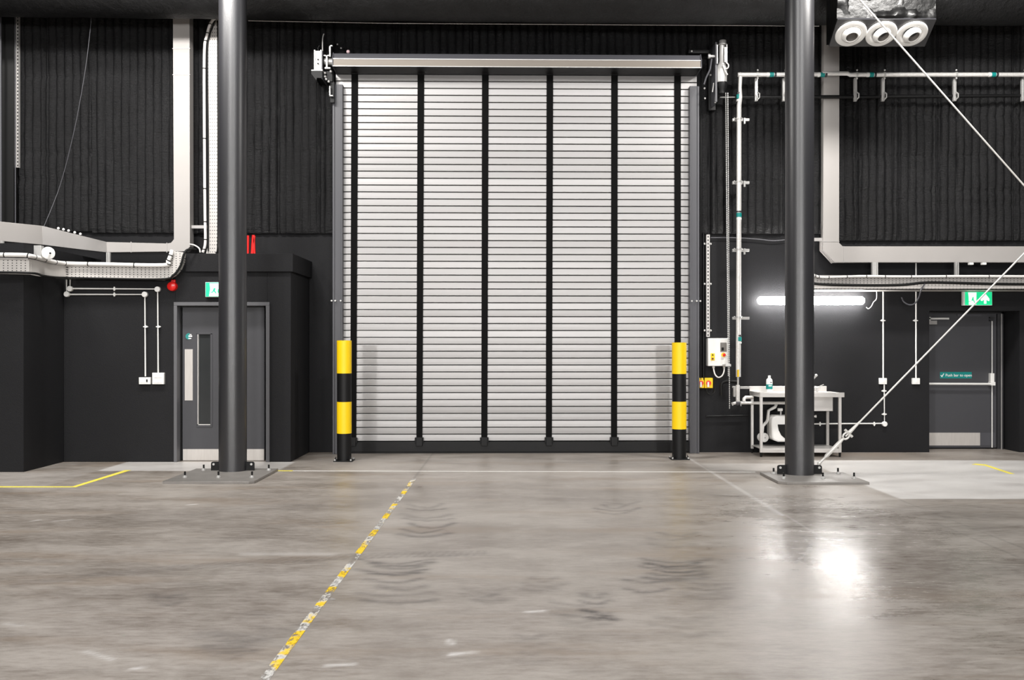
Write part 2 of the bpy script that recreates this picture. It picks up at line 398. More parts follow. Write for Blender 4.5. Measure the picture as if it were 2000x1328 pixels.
quilt(655.6, 1368, 120, -40, (60,), (775, 1075, 920), 4)
quilt(1368.6, 1607, 457, -40, (352, 400, 200), (1530, 1386), 5, .05)
quilt(1607.6, 2070, 470, -40, (305, 375, 398, 228), (1673, 1752, 1828, 1980), 6, .03)

# ---------------------------------------------------------------- roller door
YC = 13.86; DX = X(1009, YC)
SLAT_P = (862-147)*YC/F/53; SLAT_Z0 = Z(862, YC)
M['slat'] = slat_mat()
door = empty('roller_shutter_door', (DX, YC, 0), 'large silver aluminium slatted roller shutter with black vertical straps in the back wall', 'roller door')
ORG[door.name] = Vector((0, 0, 0)); door.rotation_euler.z = 0
lx = lambda px: (px-1009)*YC/F
lz = lambda py: Z(py, YC)
c = MB(); xa, xb = lx(657), lx(1362)
prof = []
for k in range(53):
    z0 = SLAT_Z0+k*SLAT_P
    rr = random.Random(k); tilt = rr.uniform(-.0012, .0012)
    prof += [(.040, z0), (.040, z0+.010), (.003-tilt, z0+.0105), (-.001-tilt, z0+.0135), (-.0018, z0+SLAT_P*.5), (-.001+tilt, z0+SLAT_P-.005), (.001+tilt, z0+SLAT_P-.0005)]
prof.append((.040, SLAT_Z0+53*SLAT_P))
n = len(prof)
nseg = 1
c.add([(xa, y, z) for y, z in prof]+[(xb, y, z) for y, z in prof]+[(xa, .045, prof[0][1]), (xb, .045, prof[0][1]), (xa, .045, prof[-1][1]), (xb, .045, prof[-1][1])],
      [(i, n+i, n+i+1, i+1) for i in range(n-1)]+[(2*n, 2*n+1, 2*n+3, 2*n+2)])
M['slatobj'] = M['slat']
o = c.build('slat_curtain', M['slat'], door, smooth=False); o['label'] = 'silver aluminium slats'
o.data.materials.append(M['rubber'])                   # shade in the gaps between slats, painted onto the groove faces
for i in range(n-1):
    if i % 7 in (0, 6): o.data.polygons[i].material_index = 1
MB().box(lx(672), lx(1346), -.035, .03, lz(882), lz(862)).build('bottom_bar', M['black'], door, .006)
MB().box(lx(672), lx(1346), -.03, .03, .001, lz(881)).build('floor_seal', M['rubber'], door)
for a, b in ((653, 672.5), (1364, 1345.5)):
    s = 1 if a < b else -1
    g = MB().box(lx(a), lx(b), -.10, 0, 0, lz(170)).box(lx(b)-s*.022, lx(b), -.125, -.09, 0, lz(171)).box(lx(a), lx(a)+s*.03, -.115, -.09, 0, lz(171))
    gd = g.build('guide_rail', M['greysteel'], door, .004)
    for px in (a-s*1, a+s*6, b-s*3):
        MB().cyl((lx(px), -.10, lz(588.5)), (lx(px), -.15, lz(588.5)), .012, n=8).build('guide_bolt', M['zinc'], gd)
for t_, b_ in ((694, 691), (822.5, 819.5), (948, 946), (1074, 1072), (1200.5, 1199.5), (1324, 1324.5)):
    w = .047; mz = lz(860); tz = lz(144)
    st = MB().loft([[(lx(t_)-w, -.016, tz), (lx(t_)+w, -.016, tz), (lx(t_)+w, -.010, tz), (lx(t_)-w, -.010, tz)], [(lx(b_)-w*.92, -.016, mz), (lx(b_)+w*.92, -.016, mz), (lx(b_)+w*.92, -.010, mz), (lx(b_)-w*.92, -.010, mz)]]).build('wind_strap', M['webbing'], door)
    cl = MB().box(lx(b_-6), lx(b_+6), -.07, -.02, lz(870), lz(853))
    for s in (-1, 1): cl.box(lx(b_+s*6), lx(b_+s*8.5), -.06, -.025, lz(865), lz(853.5))
    MB_ = cl.build('strap_clamp', M['black'], door, .004)
# hood
Yh = -.36
def hz(py): return CH-(py-HY)*(YC+Yh)/F
def hx(px): return (px-1000)*(YC+Yh)/F-DX
ha, hb = hx(651), hx(1369)
h = MB().loft([[(x, .06, hz(104)), (x, Yh+.035, hz(104.8)), (x, Yh, hz(117)), (x, Yh, hz(131)), (x, -.05, lz(146)), (x, .0, lz(146)), (x, .06, lz(146))] for x in (ha, hb)])
hood = h.build('hood', M['greysteel'], door)
MB().box(ha, hb, Yh-.008, Yh+.01, hz(130.5), hz(117.2)).build('hood_band', M['band'], hood, .003)
MB().box(ha, hb, Yh-.016, Yh+.004, hz(117.6), hz(116.2)).build('hood_trim', M['zinc'], hood)
MB().box(ha, hb, Yh-.016, Yh+.004, hz(131.6), hz(130.4)).build('hood_trim', M['zinc'], hood)
MB().loft([[(x, Yh-.002, hz(131.6)), (x, -.052, lz(146.6)), (x, -.052, lz(144)), (x, Yh+.02, hz(130))] for x in (ha, hb)]).build('hood_underside', M['black'], hood)
for x, s in ((ha, -1), (hb, 1)):
    MB().loft([[(x+s*dx, .06, hz(102)), (x+s*dx, Yh+.035, hz(103)), (x+s*dx, Yh-.02, hz(116)), (x+s*dx, Yh-.02, hz(132)), (x+s*dx, -.05, lz(147.5)), (x+s*dx, .06, lz(147.5))] for dx in (0, .012)]).build('end_plate', M['greysteel'], hood)
door.rotation_euler.z = R(1.0)

# drive gear left of the shutter
Yg = 13.55
dr = empty('shutter_drive_bracket', P(632, 150, Yg), 'bearing bracket with white box, rod and gears at left end of shutter hood', 'bracket')
MB().pbox(614, 627, 99, 136, Yg, .10).build('bracket_box', M['white'], dr, .004)
MB().pbox(613, 615.5, 97, 137, Yg-.02, .14).pbox(625.5, 628, 97, 137, Yg-.02, .14).build('bracket_flange', M['zinc'], dr, .002)
for q_ in (116, 124): MB().cyl(P(621, q_, Yg), P(621, q_, Yg-.03), .011, n=10).build('bolt', M['black'], dr)
MB().pprism([(608, 137), (629, 137), (629, 152), (619, 152), (618, 157), (608, 144)], Yg-.05, .35).build('support_bracket', M['black'], dr)
MB().pbox(608, 630, 136, 138, Yg-.06, .36).build('support_lip', M['zinc'], dr)
MB().box(X(629, Yg), X(630.5, Yg), Yg-.03, YW-.01, Z(155, Yg), Z(100, Yg)).build('wall_plate', M['greysteel'], dr)
MB().tube(smoothpath([P(630, 100, Yg), P(630, 76, Yg), P(632.5, 66, Yg)]), .008, 8).build('tie_rod', M['zinc'], dr)
MB().tube(smoothpath([P(622, 98, Yg), P(621, 94, Yg), P(624, 89, Yg)]), .004, 6).build('release_cord', M['black'], dr)
MB().pbox(636.5, 639.5, 107, 133, Yg, .05).pbox(632, 644, 107, 109, Yg, .05).pbox(634, 645, 131, 134, Yg, .05).build('bearing_frame', M['zinc'], dr, .002)
MB().pbox(643, 645.5, 88, 110, Yg, .03).pbox(643, 649, 88, 90, Yg, .03).build('hook_plate', M['zinc'], dr)
MB().cyl(P(632, 120, Yg+.1), P(650, 121, Yg+.1), .05, n=20).build('barrel_shaft', M['zinc'], dr)
MB().cyl(P(632.5, 122, Yg+.1), P(634, 122, Yg+.1), .10, n=24).build('sprocket', M['black'], dr)
for (a, b) in ((634.5, 142.5), (635, 149.5), (637, 154.5), (642, 159), (646, 139.5)):
    MB().ball(P(a, b, Yg+.02), .018, 10).build('chain_roller', M['zinc'], dr)
MB().pbox(636, 650, 137, 160, Yg+.06, .08).build('gear_case', M['black'], dr, .01)
MB().pbox(643, 645, 168, 187, Yg+.02, .04).pbox(643, 650, 185.5, 187.5, Yg+.02, .04).build('limit_bracket', M['zinc'], dr)
MB().pbox(645, 652.5, 160, 200, Yg+.08, .05).build('bearing_support', M['black'], dr)
sw = empty('limit_switch', P(680, 100, 13.7), 'small pinkish wired switch on top of shutter hood left end', 'switch')
MB().ball(P(680, 101, 13.7), .026, 12).build('switch_body', mat('pinkish_plastic', srgb(205, 178, 182), .5), sw)
MB().tube(smoothpath([P(647, 82, 13.75), P(658, 87, 13.75), P(666, 94, 13.75), P(676, 92, 13.72), P(680, 98, 13.7)]), .005, 6).build('switch_wire', M['rubber'], sw)
for q_ in (P(659, 86.5, 13.74), P(666, 94, 13.74)): MB().ball(q_, .012, 8).build('wire_clip', M['zinc'], sw)

# motor at the right end
mo = empty('shutter_motor', P(1409, 120, Yg), 'silver cylindrical tubular motor with cage hanging right of shutter hood', 'motor')
def vlathe(pts, px, Y): return MB().lathe([(w/2*Y/F, Z(py, Y)) for w, py in pts], (X(px, Y), Y, 0), n=28, caps=True)
vlathe([(13, 79), (14, 80), (14, 86.5), (19, 87), (19, 88.5)][::-1], 1411.5, Yg).build('motor_cap', M['zinc'], mo)
vlathe([(11, 88), (11, 121), (13, 123), (15, 126), (15, 127.5)][::-1], 1410, Yg).build('motor_body', M['zinc'], mo)
vlathe([(16, 127), (21, 132), (22, 138), (21, 160), (20.5, 161.5)][::-1], 1409, Yg).build('gearbox', M['zinc'], mo)
vlathe([(20, 161), (20, 170), (14, 176), (14, 183), (9, 185)][::-1], 1410, Yg).build('motor_base', M['black'], mo)
MB().pbox(1400, 1402, 87, 124, Yg-.08, .03).pbox(1419, 1420.5, 87, 122, Yg-.08, .03).pbox(1415, 1419, 92, 121, Yg-.07, .02).build('cage', M['zinc'], mo)
MB().tube(smoothpath([P(1413, 127, Yg-.09), P(1417, 134, Yg-.1), P(1422, 132, Yg-.08), P(1422.5, 126, Yg-.08), P(1418, 122, Yg-.08)]), .009, 8).tube(smoothpath([P(1412, 128, Yg-.1), P(1417, 139, Yg-.1), P(1421, 146, Yg-.09)]), .009, 8).build('motor_cable', M['cable'], mo)
MB().box(X(1396, Yg), X(1399.5, Yg), Yg-.04, YW-.01, Z(200, Yg), Z(84, Yg)).build('mounting_plate', M['greysteel'], mo)
MB().cyl(P(1383, 110, Yg), P(1398, 110, Yg), .02, n=14).cyl(P(1383, 110, Yg), P(1387, 110, Yg), .032, n=14).build('shaft_end', M['zinc'], mo)
MB().tube([P(1390, 115, Yg), P(1387, 135, Yg), P(1379, 152, Yg), P(1375, 165, Yg)], .012, 8).build('drive_chain', M['greysteel'], mo)
MB().tube([P(1394, 162, Yg), P(1391.5, 180, Yg)], .008, 8).tube([P(1398, 182, Yg), P(1397.5, 201, Yg)], .014, 8).build('stay_rod', M['zinc'], mo)
MB().pbox(1345, 1385, 97, 104, 13.7, .12).pbox(1384, 1398, 97, 215, 13.8, .1).build('bearing_arm', M['black'], mo, .004)
for a, b in ((1351, 100), (1388, 146.5), (1376, 172.5), (1377, 192)): MB().ball(P(a, b, 13.66), .014, 8).build('bolt', M['zinc'], mo)

# hand chain: two strands down the wall
Yk = 13.45
ch = empty('hand_chain', P(1424, 800, Yk), 'long thin hand chain hanging from the motor beside the silver pipe', 'chain')
def strand(a, b):
    mb = MB(); n = 150
    for i in range(n):
        p = a+(b-a)*(i/n); q = a+(b-a)*((i+.86)/n); d = (b-a)*(1/n)
        mb.tube([p, p+(q-p)*.5, q], [.004, .0085, .004], 6)
    return mb
o = strand(P(1417.5, 181, Yk), P(1422.5, 735, Yk)).build('chain_strand', M['zinc'], ch)
o = strand(P(1421.5, 181, Yk), P(1424.8, 799, Yk)).build('chain_strand', M['zinc'], ch)
MB().pbox(1417, 1428, 711, 716, Yk-.03, .1).build('chain_keeper', M['zinc'], ch, .004)
MB().box(X(1421, Yk), X(1424, Yk), Yk+.05, YW-.01, Z(715, Yk), Z(712, Yk)).build('keeper_arm', M['zinc'], ch)

# ---------------------------------------------------------------- bollards
def bollard(px, Y, base_py, ys, label):
    r = empty('bollard', (X(px, Y), Y, 0), label, 'bollard', 'yellow and black bollards before the shutter')
    x = X(px, Y); rad = .094; top = Z(ys[0], Y)
    MB().lathe([(rad, .012), (rad, top-.01), (rad-.01, top), (0, top)], (x, Y, 0), n=40).build('post', M['black'], r)
    for a, b in ((ys[0], ys[1]), (ys[2], ys[3])):
        za, zb = Z(b, Y), Z(a, Y)
        MB().lathe([(rad, za), (rad+.003, za), (rad+.003, zb), (rad, zb)]+([(0, zb+.001)] if a == ys[0] else []), (x, Y, 0), n=40).build('yellow_band', M['yellow'], r)
    MB().box(x-.122, x+.122, Y-.122, Y+.122, 0, .014).build('base_plate', M['black'], r, .003)
    for sx in (-1, 1):
        MB().loft([[(x+sx*.09, Y-.1, .012), (x+sx*.12, Y-.1, .012), (x+sx*.092, Y-.1, .075)], [(x+sx*.09, Y-.085, .012), (x+sx*.12, Y-.085, .012), (x+sx*.092, Y-.085, .075)]]).build('gusset', M['black'], r)
        for sy in (-1, 1): MB().cyl((x+sx*.104, Y+sy*.104, .012), (x+sx*.104, Y+sy*.104, .035), .011, n=6).build('bolt', M['zinc'], r)
    return r
bollard(672.3, 12.88, 902, (665, 729, 784.5, 846), 'black and yellow banded bollard at left jamb of the roller shutter')
bollard(1326.5, 13.1, 897, (669, 730, 784, 837.5), 'black and yellow banded bollard at right jamb of the roller shutter')

# ---------------------------------------------------------------- columns
def column(px, Y, pcx, pf, pb, hw, label, bolts, cut):
    x = X(px, Y); r = .164
    e = empty('steel_column', (x, Y, 0), label, 'column', 'round black steel columns', 'thing')
    MB().cyl((x, Y, .03), (x, Y, 9.98), r, n=64).build('shaft', M['column'], e)
    xc = pcx
    pts = [(xc-hw, pb), (xc+hw, pb), (xc+hw, pf+(.05 if cut > 0 else 0)), (xc+hw-(.05 if cut > 0 else 0), pf), (xc-hw+(.08 if cut < 0 else 0), pf), (xc-hw, pf+(.08 if cut < 0 else 0))]
    MB().loft([[(a, b, z) for a, b in pts] for z in (0, .03)]).build('base_plate', M['plateconc'], e, .004)
    for s in (-1, 1):
        w = .12
        o_ = []
        x0 = x+s*(r-.02); x1 = x+s*(r+.095)
        pts2 = [(x0, .03), (x1, .03), (x1, .11)]+[(x1-s*.025+s*.025*math.cos(R(a)), .11+.025*math.sin(R(a))) for a in (30, 60, 90)]+[(x0, .135)]
        tb = MB().prism(pts2, Y-.012, Y+.012).build('lug', M['black'], e, .002)
        MB().cyl((x+s*(r+.062), Y-.02, .105), (x+s*(r+.062), Y+.02, .105), .014, n=12).build('pin', M['zinc'], tb)
    for bx, by in bolts:
        bt = MB().cyl((bx, by, .03), (bx, by, .042), .026, n=16).cyl((bx, by, .042), (bx, by, .056), .017, n=6).build('anchor_bolt', M['zinc'], e)
        MB().cyl((bx, by, .056), (bx, by, .098), .011, n=10).build('bolt_cap', M['rubber'], bt)
    return e
YC1, YC2 = 11.66, 11.33
c1x = X(454.7, YC1); c2x = X(1561.5, YC2)
column(454.7, YC1, -3.345, 10.70, 11.84, .50, 'round black steel column standing in front of the booth door', [(-3.345+dx, y) for dx, y in ((-.36, 11.02), (.02, 11.02), (.40, 11.02), (-.35, 11.66), (.43, 11.66))], 1)
column(1561.5, YC2, 3.42, 10.64, 11.50, .49, 'round black steel column standing in front of the sink table', [(3.42+dx, y) for dx, y in ((-.37, 10.92), (.07, 10.92), (.42, 10.92), (-.37, 11.34), (.38, 11.34))], -1)

# bracing wires
Yb_ = YC2
def brace(name, a, b, label, turn):
    e = empty(name, a, label, 'brace', 'white diagonal bracing wires')
    d = (b-a).normalized()
    if turn:
        t0 = .02; L = [(0, .0), ]
        up = Vector((0, 1, 0)); side = d.cross(up)
        MB().tube([a+d*.44, b], .010, 10).build('wire', M['wire'], e)
        tb = MB().tube([a+d*.05, a+d*.10, a+d*.12, a+d*.33, a+d*.37, a+d*.41], [.012, .014, .024, .024, .016, .012], 14).build('turnbuckle', M['wire'], e)
        lp = [a+d*(.45+.045*math.cos(t))+side*(.032*math.sin(t)) for t in [2*math.pi*k/16 for k in range(17)]]
        MB().tube(lp, .012, 8).build('shackle', M['wire'], e)
        MB().cyl(a+d*.49-side*.06, a+d*.49+side*.06, .016, n=12).build('shackle_pin', M['wire'], e)
        MB().tube([a+d*.50, a+d*.56, a+d*.68], [.024, .019, .012], 12).build('socket', M['wire'], e)
        MB().tube([a-d*.02, a+d*.06], .016, 10).ball(a, .022, 10).build('fork', M['wire'], e)
    else:
        MB().tube([a, b], .010, 10).build('wire', M['wire'], e)
brace('bracing_wire', P(1600, 905, Yb_), P(1600, 905, Yb_)+(P(2000, 495, Yb_)-P(1600, 905, Yb_))*1.5, 'diagonal white bracing wire rising right from column foot with turnbuckle', True)
brace('bracing_wire', P(1680, 0, Yb_)-(P(2000, 362, Yb_)-P(1680, 0, Yb_))*.3, P(2000, 362, Yb_)+(P(2000, 362, Yb_)-P(1680, 0, Yb_))*.3, 'diagonal white bracing wire descending right past the three white nozzles', False)

# ---------------------------------------------------------------- booth double door
d1 = empty('door_1', (X(430, YB), YB, 0), 'dark grey double door with vision panel set in the left booth', 'door', kind='structure')
fz = Z(590, YB-.03)
YF = YB-.03
fr = MB().box(X(339, YF), X(345.5, YF), YF, YB+.2, 0, Z(597, YF)).box(X(519, YF), X(526, YF), YF, YB+.2, 0, Z(597, YF)).box(X(339, YF), X(526, YF), YF, YB+.2, Z(597, YF), fz)
fr.build('frame', M['framegrey'], d1, .004)
YD = YB+.13
MB().box(X(345, YF)-.0, X(356, YD), YD-.03, YD+.06, 0, Z(600, YD)).build('reveal_shade', M['black'], d1, .003)  # black strip stands in for the shade in the left frame reveal
dz = Z(600, YD)
l1 = MB().box(X(356.5, YD), X(385.5, YD), YD, YD+.05, .012, dz).box(X(411.5, YD), X(473, YD), YD, YD+.05, .012, dz).box(X(385.5, YD), X(411.5, YD), YD, YD+.05, .012, Z(830, YD)).box(X(385.5, YD), X(411.5, YD), YD, YD+.05, Z(653, YD), dz).build('leaf', M['doorgrey'], d1)
MB().box(X(474, YD), X(516.5, YD), YD, YD+.05, .012, dz).build('leaf', M['doorgrey'], d1)
MB().box(X(385.5, YD), X(411.5, YD), YD+.02, YD+.03, Z(830, YD), Z(653, YD)).build('vision_panel', M['glass'], l1)
MB().box(X(386, YD), X(387.5, YD), YD-.004, YD+.02, Z(830, YD), Z(653, YD)).box(X(386, YD), X(411, YD), YD-.004, YD+.02, Z(830, YD), Z(828.5, YD)).build('glazing_bead', M['steel'], l1)
MB().box(X(384, YD), X(386, YD), YD-.007, YD+.01, Z(831, YD), Z(651, YD)).box(X(411, YD), X(415.5, YD), YD-.007, YD+.01, Z(831, YD), Z(651, YD)).box(X(384, YD), X(415, YD), YD-.007, YD+.01, Z(653, YD), Z(650, YD)).box(X(384, YD), X(415, YD), YD-.007, YD+.01, Z(834, YD), Z(830, YD)).build('glazing_frame', M['doorgrey'], l1, .002)
MB().box(X(361, YD), X(376.5, YD), YD-.004, YD, Z(782, YD), Z(682, YD)).build('push_plate', M['plate'], l1)
MB().box(X(357.5, YD), X(473, YD), YD-.004, YD, Z(899, YD), Z(877, YD)).build('kick_plate', M['plate'], l1)
MB().box(X(475, YD), X(516, YD), YD-.004, YD, Z(899, YD), Z(877, YD)).build('kick_plate', M['plate'], d1)
dc = MB().cyl(P(369, 657, YD-.003), P(369, 657, YD), 6.3*YD/F, n=28).build('round_sign', M['teal'], l1); dc['label'] = 'round teal and white door sign'
MB().pbox(364.5, 375.2, 655, 658, YD-.005, .002).pbox(366, 373.5, 660, 662, YD-.005, .002).pbox(370, 374, 652.5, 654, YD-.005, .002).build('sign_print', M['white'], dc)
MB().pbox(345, 516, 594, 600.5, YD-.02, .05).build('head_shade', M['black'], d1)  # black strip for the thin shade under the frame head

# running man exit signs
def exit_sign(px0, px1, py0, py1, Y, label, arrow):
    e = empty('exit_sign', P((px0+px1)/2, py1, Y), label, 'exit sign', 'green running man exit signs')
    MB().pbox(px0, px1, py0, py1, Y, .06).build('sign_box', M['offwhite'], e, .003)
    k = 3.4 if arrow else 0.8
    fx0 = px0+k; fx1 = px1-.6; w = fx1-fx0; hgt = py1-py0
    q = lambda u, v: (fx0+w*u, py0+.6+(hgt-1.4)*v)
    def poly(pts, dpt, m, nm):
        return MB().prism([(X(a, Y-.002), Z(b, Y-.002)) for a, b in (q(*p) for p in pts)], Y-dpt, Y+.001).build(nm, m, e, smooth=False)
    poly([(0, 0), (1, 0), (1, 1), (0, 1)], .003, M['exitgreen'], 'green_panel')
    if arrow:
        poly([(.11, .04), (.42, .04), (.41, .98), (.14, .98), (.13, .35)], .006, M['exitwhite'], 'white_doorway')
        poly([(.28, .38), (.31, .38), (.31, .56), (.37, .84), (.345, .86), (.285, .62), (.245, .72), (.235, .64)], .009, M['exitgreen'], 'running_man')
        poly([(.125, .72), (.20, .70), (.20, .73), (.13, .75)], .009, M['exitgreen'], 'running_man_foot')
        poly([(.75, .12), (.90, .52), (.90, .70), (.86, .70), (.80, .60), (.79, .60), (.79, .90), (.70, .90), (.70, .60), (.69, .60), (.63, .70), (.58, .66), (.58, .52)], .006, M['exitwhite'], 'arrow')
    else:
        poly([(.14, .06), (.45, .06), (.45, .97), (.12, .97), (.16, .45)], .006, M['exitwhite'], 'white_doorway')
        poly([(.285, .42), (.33, .38), (.35, .45), (.325, .56), (.385, .76), (.36, .79), (.285, .62), (.255, .72), (.17, .72), (.17, .67), (.235, .66)], .009, M['exitgreen'], 'running_man')
        poly([(.43, .45), (.46, .50), (.45, .75), (.42, .7)], .009, M['exitgreen'], 'running_man_arm')
        poly([(.78, .15), (.90, .50), (.80, .50), (.80, .88), (.73, .88), (.73, .50), (.64, .50)], .006, M['exitwhite'], 'arrow')
exit_sign(401, 458, 551, 580, YB-.06, 'green exit sign above the booth door, half hidden by column', False)
exit_sign(1881.5, 1938, 569.5, 596.5, YW-.09, 'green exit sign with white up arrow above recessed exit door', True)

# red sounder
sd = empty('alarm_sounder', P(338, 559, YB), 'round red alarm sounder on booth wall beneath the tray bend', 'alarm')
MB().lathe([(.062, 0), (.062, .03), (.058, .06), (.04, .075), (0, .078)], P(338, 559.5, YB), (0, -1, 0), 32).build('sounder_body', M['red'], sd)
MB().pbox(334, 342, 546, 553, YB-.03, .03).build('sounder_base', M['red'], sd, .004)
MB().pbox(336, 337, 556, 558, YB-.082, .01).pbox(339, 340, 556, 558, YB-.082, .01).build('sounder_lens', M['white'], sd)

# red frame things on the booth roof
zr = Z(495, YB-.04)
rf = MB(); Yq = 13.5
rf.tube([P(484, 505, Yq), P(484.5, 459, Yq)], .015, 10)
zbt = Z(531, YB)+.0
def stand(nm, segs, label):
    mb = MB()
    for a, b in segs: mb.tube([P(*a, Yq), P(*b, Yq)], .017, 10)
    return tag(mb.build(nm, M['red'], org=P(segs[0][0][0], segs[0][0][1], Yq)), label, 'pole', 'red poles on the booth roof')
zs = HY-(zr-CH)*F/Yq
stand('red_pole', [((484.0, zs), (484.5, 460))], 'single red upright pole on the booth roof beside the column')
stand('red_trestle', [((491.0, zs), (494.5, 459)), ((497.5, zs), (495.5, 459)), ((492, zs), (497, 461))], 'narrow red A shaped frame on the booth roof')

# ---------------------------------------------------------------- left duct, trays, conduits
Yd = 13.55
du = empty('air_duct', P(354, 490, Yd), 'pale grey rectangular duct dropping at left then running along the left wall', 'duct', 'pale rectangular ducts')
dv = MB().pprism([(208, 472.5), (326, 475.5), (334, 474), (339.5, 467), (337, -60), (370, -60), (371, 482), (362, 491), (208, 493)], Yd, .16).build('duct_riser', M['duct'], du, .004)
for pts in ([(336.6, 94), (371.2, 94), (371.2, 95.5), (336.6, 95.5)], [(336.9, 145), (371.2, 145), (371.2, 146.5), (336.9, 146.5)], [(325, 474), (326.5, 474), (326.5, 493), (325, 493)], [(255, 472), (256.5, 472), (256.5, 493), (255, 493)]):
    MB().pprism(pts, Yd-.006, .01).build('joint_seam', M['galv'], dv)
def rect(px, a, b, Y, d=.16): return [P(px, a, Y), P(px, b, Y), P(px, b, Y)+Vector((0, d, 0)), P(px, a, Y)+Vector((0, d, 0))]
MB().loft([rect(-60, 426, 464, 11.95), rect(0, 432.5, 470.5, 12.3), rect(82.5, 441, 478, 12.78)]).build('duct_run', M['duct'], du, .004)
MB().loft([rect(82.5, 441, 478, 12.78), rect(160, 460.5, 487.5, 13.25), rect(208, 472.5, 493, 13.55)]).build('duct_offset', M['galv'], du, .004)
for px, y, Y in ((114, 446, 12.98), (124, 448, 13.05), (134, 450.5, 13.1), (146, 454, 13.17), (157, 457, 13.23)):
    MB().ball(P(px, y, Y), .018, 8).build('duct_clip', M['white'], du)

tr = empty('cable_tray', P(320, 546, 12.65), 'perforated galvanised cable tray along the left booth bending up at its right end', 'cable tray', 'perforated cable trays')
def band(pts, d):
    return [[P(a, b, Y), P(c_, d_, Y), P(c_, d_, Y)+Vector((0, d, 0)), P(a, b, Y)+Vector((0, d, 0))] for a, b, c_, d_, Y in pts]
LT = [(-60, 503, -60, 533, 11.58), (57, 506, 57, 536, 11.64), (75, 510, 75, 539.5, 11.92), (95, 514.5, 95, 542, 12.18), (107, 517, 107, 543.5, 12.33), (132, 518, 132, 544.5, 12.64), (318, 520, 318, 547, 12.66), (325, 518, 332, 544, 12.66), (331, 513.5, 344, 537, 12.66), (335, 508, 353, 526, 12.66), (336.5, 500, 359, 512, 12.66), (336, 490, 361, 493, 12.66)]
MB().loft(band(LT, .05)).build('tray_bed', M['tray'], tr, .002)
MB().loft([[P(c_, d_-1.5, Y)-Vector((0, .03, 0)), P(c_, d_, Y)-Vector((0, .03, 0)), P(c_, d_, Y), P(c_, d_-1.5, Y)] for a, b, c_, d_, Y in LT]).build('tray_lip', M['galv'], tr)
MB().loft([[P(a, b-1, Y)-Vector((0, .03, 0)), P(a, b+1, Y)-Vector((0, .03, 0)), P(a, b+1, Y), P(a, b-1, Y)] for a, b, c_, d_, Y in LT]).build('tray_lip', M['galv'], tr)
for px, a, b in ((211, 493, 520), (2, 470, 504)):
    Yz = 13.0 if px > 100 else 12.2
    MB().pbox(px-3.5, px-1.5, a, b, Yz, .04).pbox(px+1, px+3, a, b, Yz, .04).pbox(px-3, px+3, a, b, Yz+.03, .01).build('hanger', M['zinc'], tr)
cp = smoothpath([P(-60, 497, 11.56), P(40, 498, 11.57), P(60, 500, 11.6), P(84, 506, 11.98), P(108, 512, 12.28), P(134, 514.5, 12.58), P(200, 516, 12.6), P(318, 518, 12.6), P(328, 510, 12.6), P(333, 499, 12.6), P(336, 489, 12.62)])
wc = empty('white_cable', P(200, 516, 12.6), 'thick white cable strapped along the top of the left tray', 'cable')
MB().tube([p for p in cp], .026, 12).build('sheath', M['cable'], wc)
for i in range(4, len(cp)-4, 5): MB().cyl(cp[i]-(cp[i+1]-cp[i]).normalized()*.006, cp[i]+(cp[i+1]-cp[i]).normalized()*.006, .029, n=12).build('cable_tie', M['rubber'], wc)
cb = smoothpath([P(-60, 531, 11.54), P(57, 533, 11.58), P(84, 538.5, 11.98), P(107, 541.5, 12.28), P(134, 542.5, 12.58), P(200, 544, 12.6), P(316, 545, 12.6), P(338, 538, 12.6), P(352, 520, 12.6), P(358, 500, 12.6), P(364, 489, 12.62), P(374, 486.5, 12.66), P(383, 488, 12.72)])
tag(MB().tube(cb, .014, 10).build('black_cable', M['rubber'], org=P(200, 544, 12.6)), 'black cable along the lower edge of the left tray and over its bend', 'cable')
# vertical riser tray behind the left column
Yv = 13.52
tv = empty('riser_tray', P(410, 493, Yv), 'perforated galvanised vertical cable tray rising left of the column behind it', 'cable tray', 'perforated cable trays')
VT = [(398, 420, 496), (405, 424, 480), (405, 424.5, 300), (404.5, 424, 85), (407, 424.5, 60), (414, 430, 42), (426, 438, 30)]
VT = [(402, 422, 496), (406.5, 425, 478), (406.5, 425.5, 300), (406, 424.5, 85), (408, 424.5, 60), (416, 430, 42), (428, 438, 30)]
MB().loft([[P(a, y, Yv), P(b, y, Yv), P(b, y, Yv)+Vector((0, .05, 0)), P(a, y, Yv)+Vector((0, .05, 0))] for a, b, y in VT]).build('tray_bed', M['trayv'], tv, .002)
MB().loft([[P(b-1, y, Yv-.03), P(b, y, Yv-.03), P(b, y, Yv), P(b-1, y, Yv)] for a, b, y in VT]).build('tray_lip', M['galv'], tv)
MB().pbox(372, 404, 440, 446, Yv+.1, .05).build('tray_bracket', M['galv'], tv)
cw = smoothpath([P(396, 493, Yv-.03), P(401, 474, Yv-.03), P(400.5, 420, Yv-.03), P(399.5, 300, Yv-.03), P(399, 110, Yv-.03), P(404, 70, Yv-.03), P(412, 44, Yv-.03), P(424, 33, Yv-.03)])
wc2 = empty('white_cable', P(400, 300, Yv-.03), 'white cable strapped along left edge of the vertical riser tray', 'cable')
MB().tube(cw, .020, 10).build('sheath', M['cable'], wc2)
for i in range(3, len(cw)-2, 4): MB().cyl(cw[i]-Vector((0, 0, .006)), cw[i]+Vector((0, 0, .006)), .023, n=12).build('cable_tie', M['rubber'], wc2)
tag(MB().tube(smoothpath([P(406.5, 490, Yv-.02), P(406.5, 300, Yv-.02), P(405, 110, Yv-.02), P(409, 70, Yv-.02), P(420, 40, Yv-.02)]), .010, 8).build('black_cable', M['rubber'], org=P(407, 300, Yv)), 'thin black cable beside the white one on the vertical riser tray', 'cable')
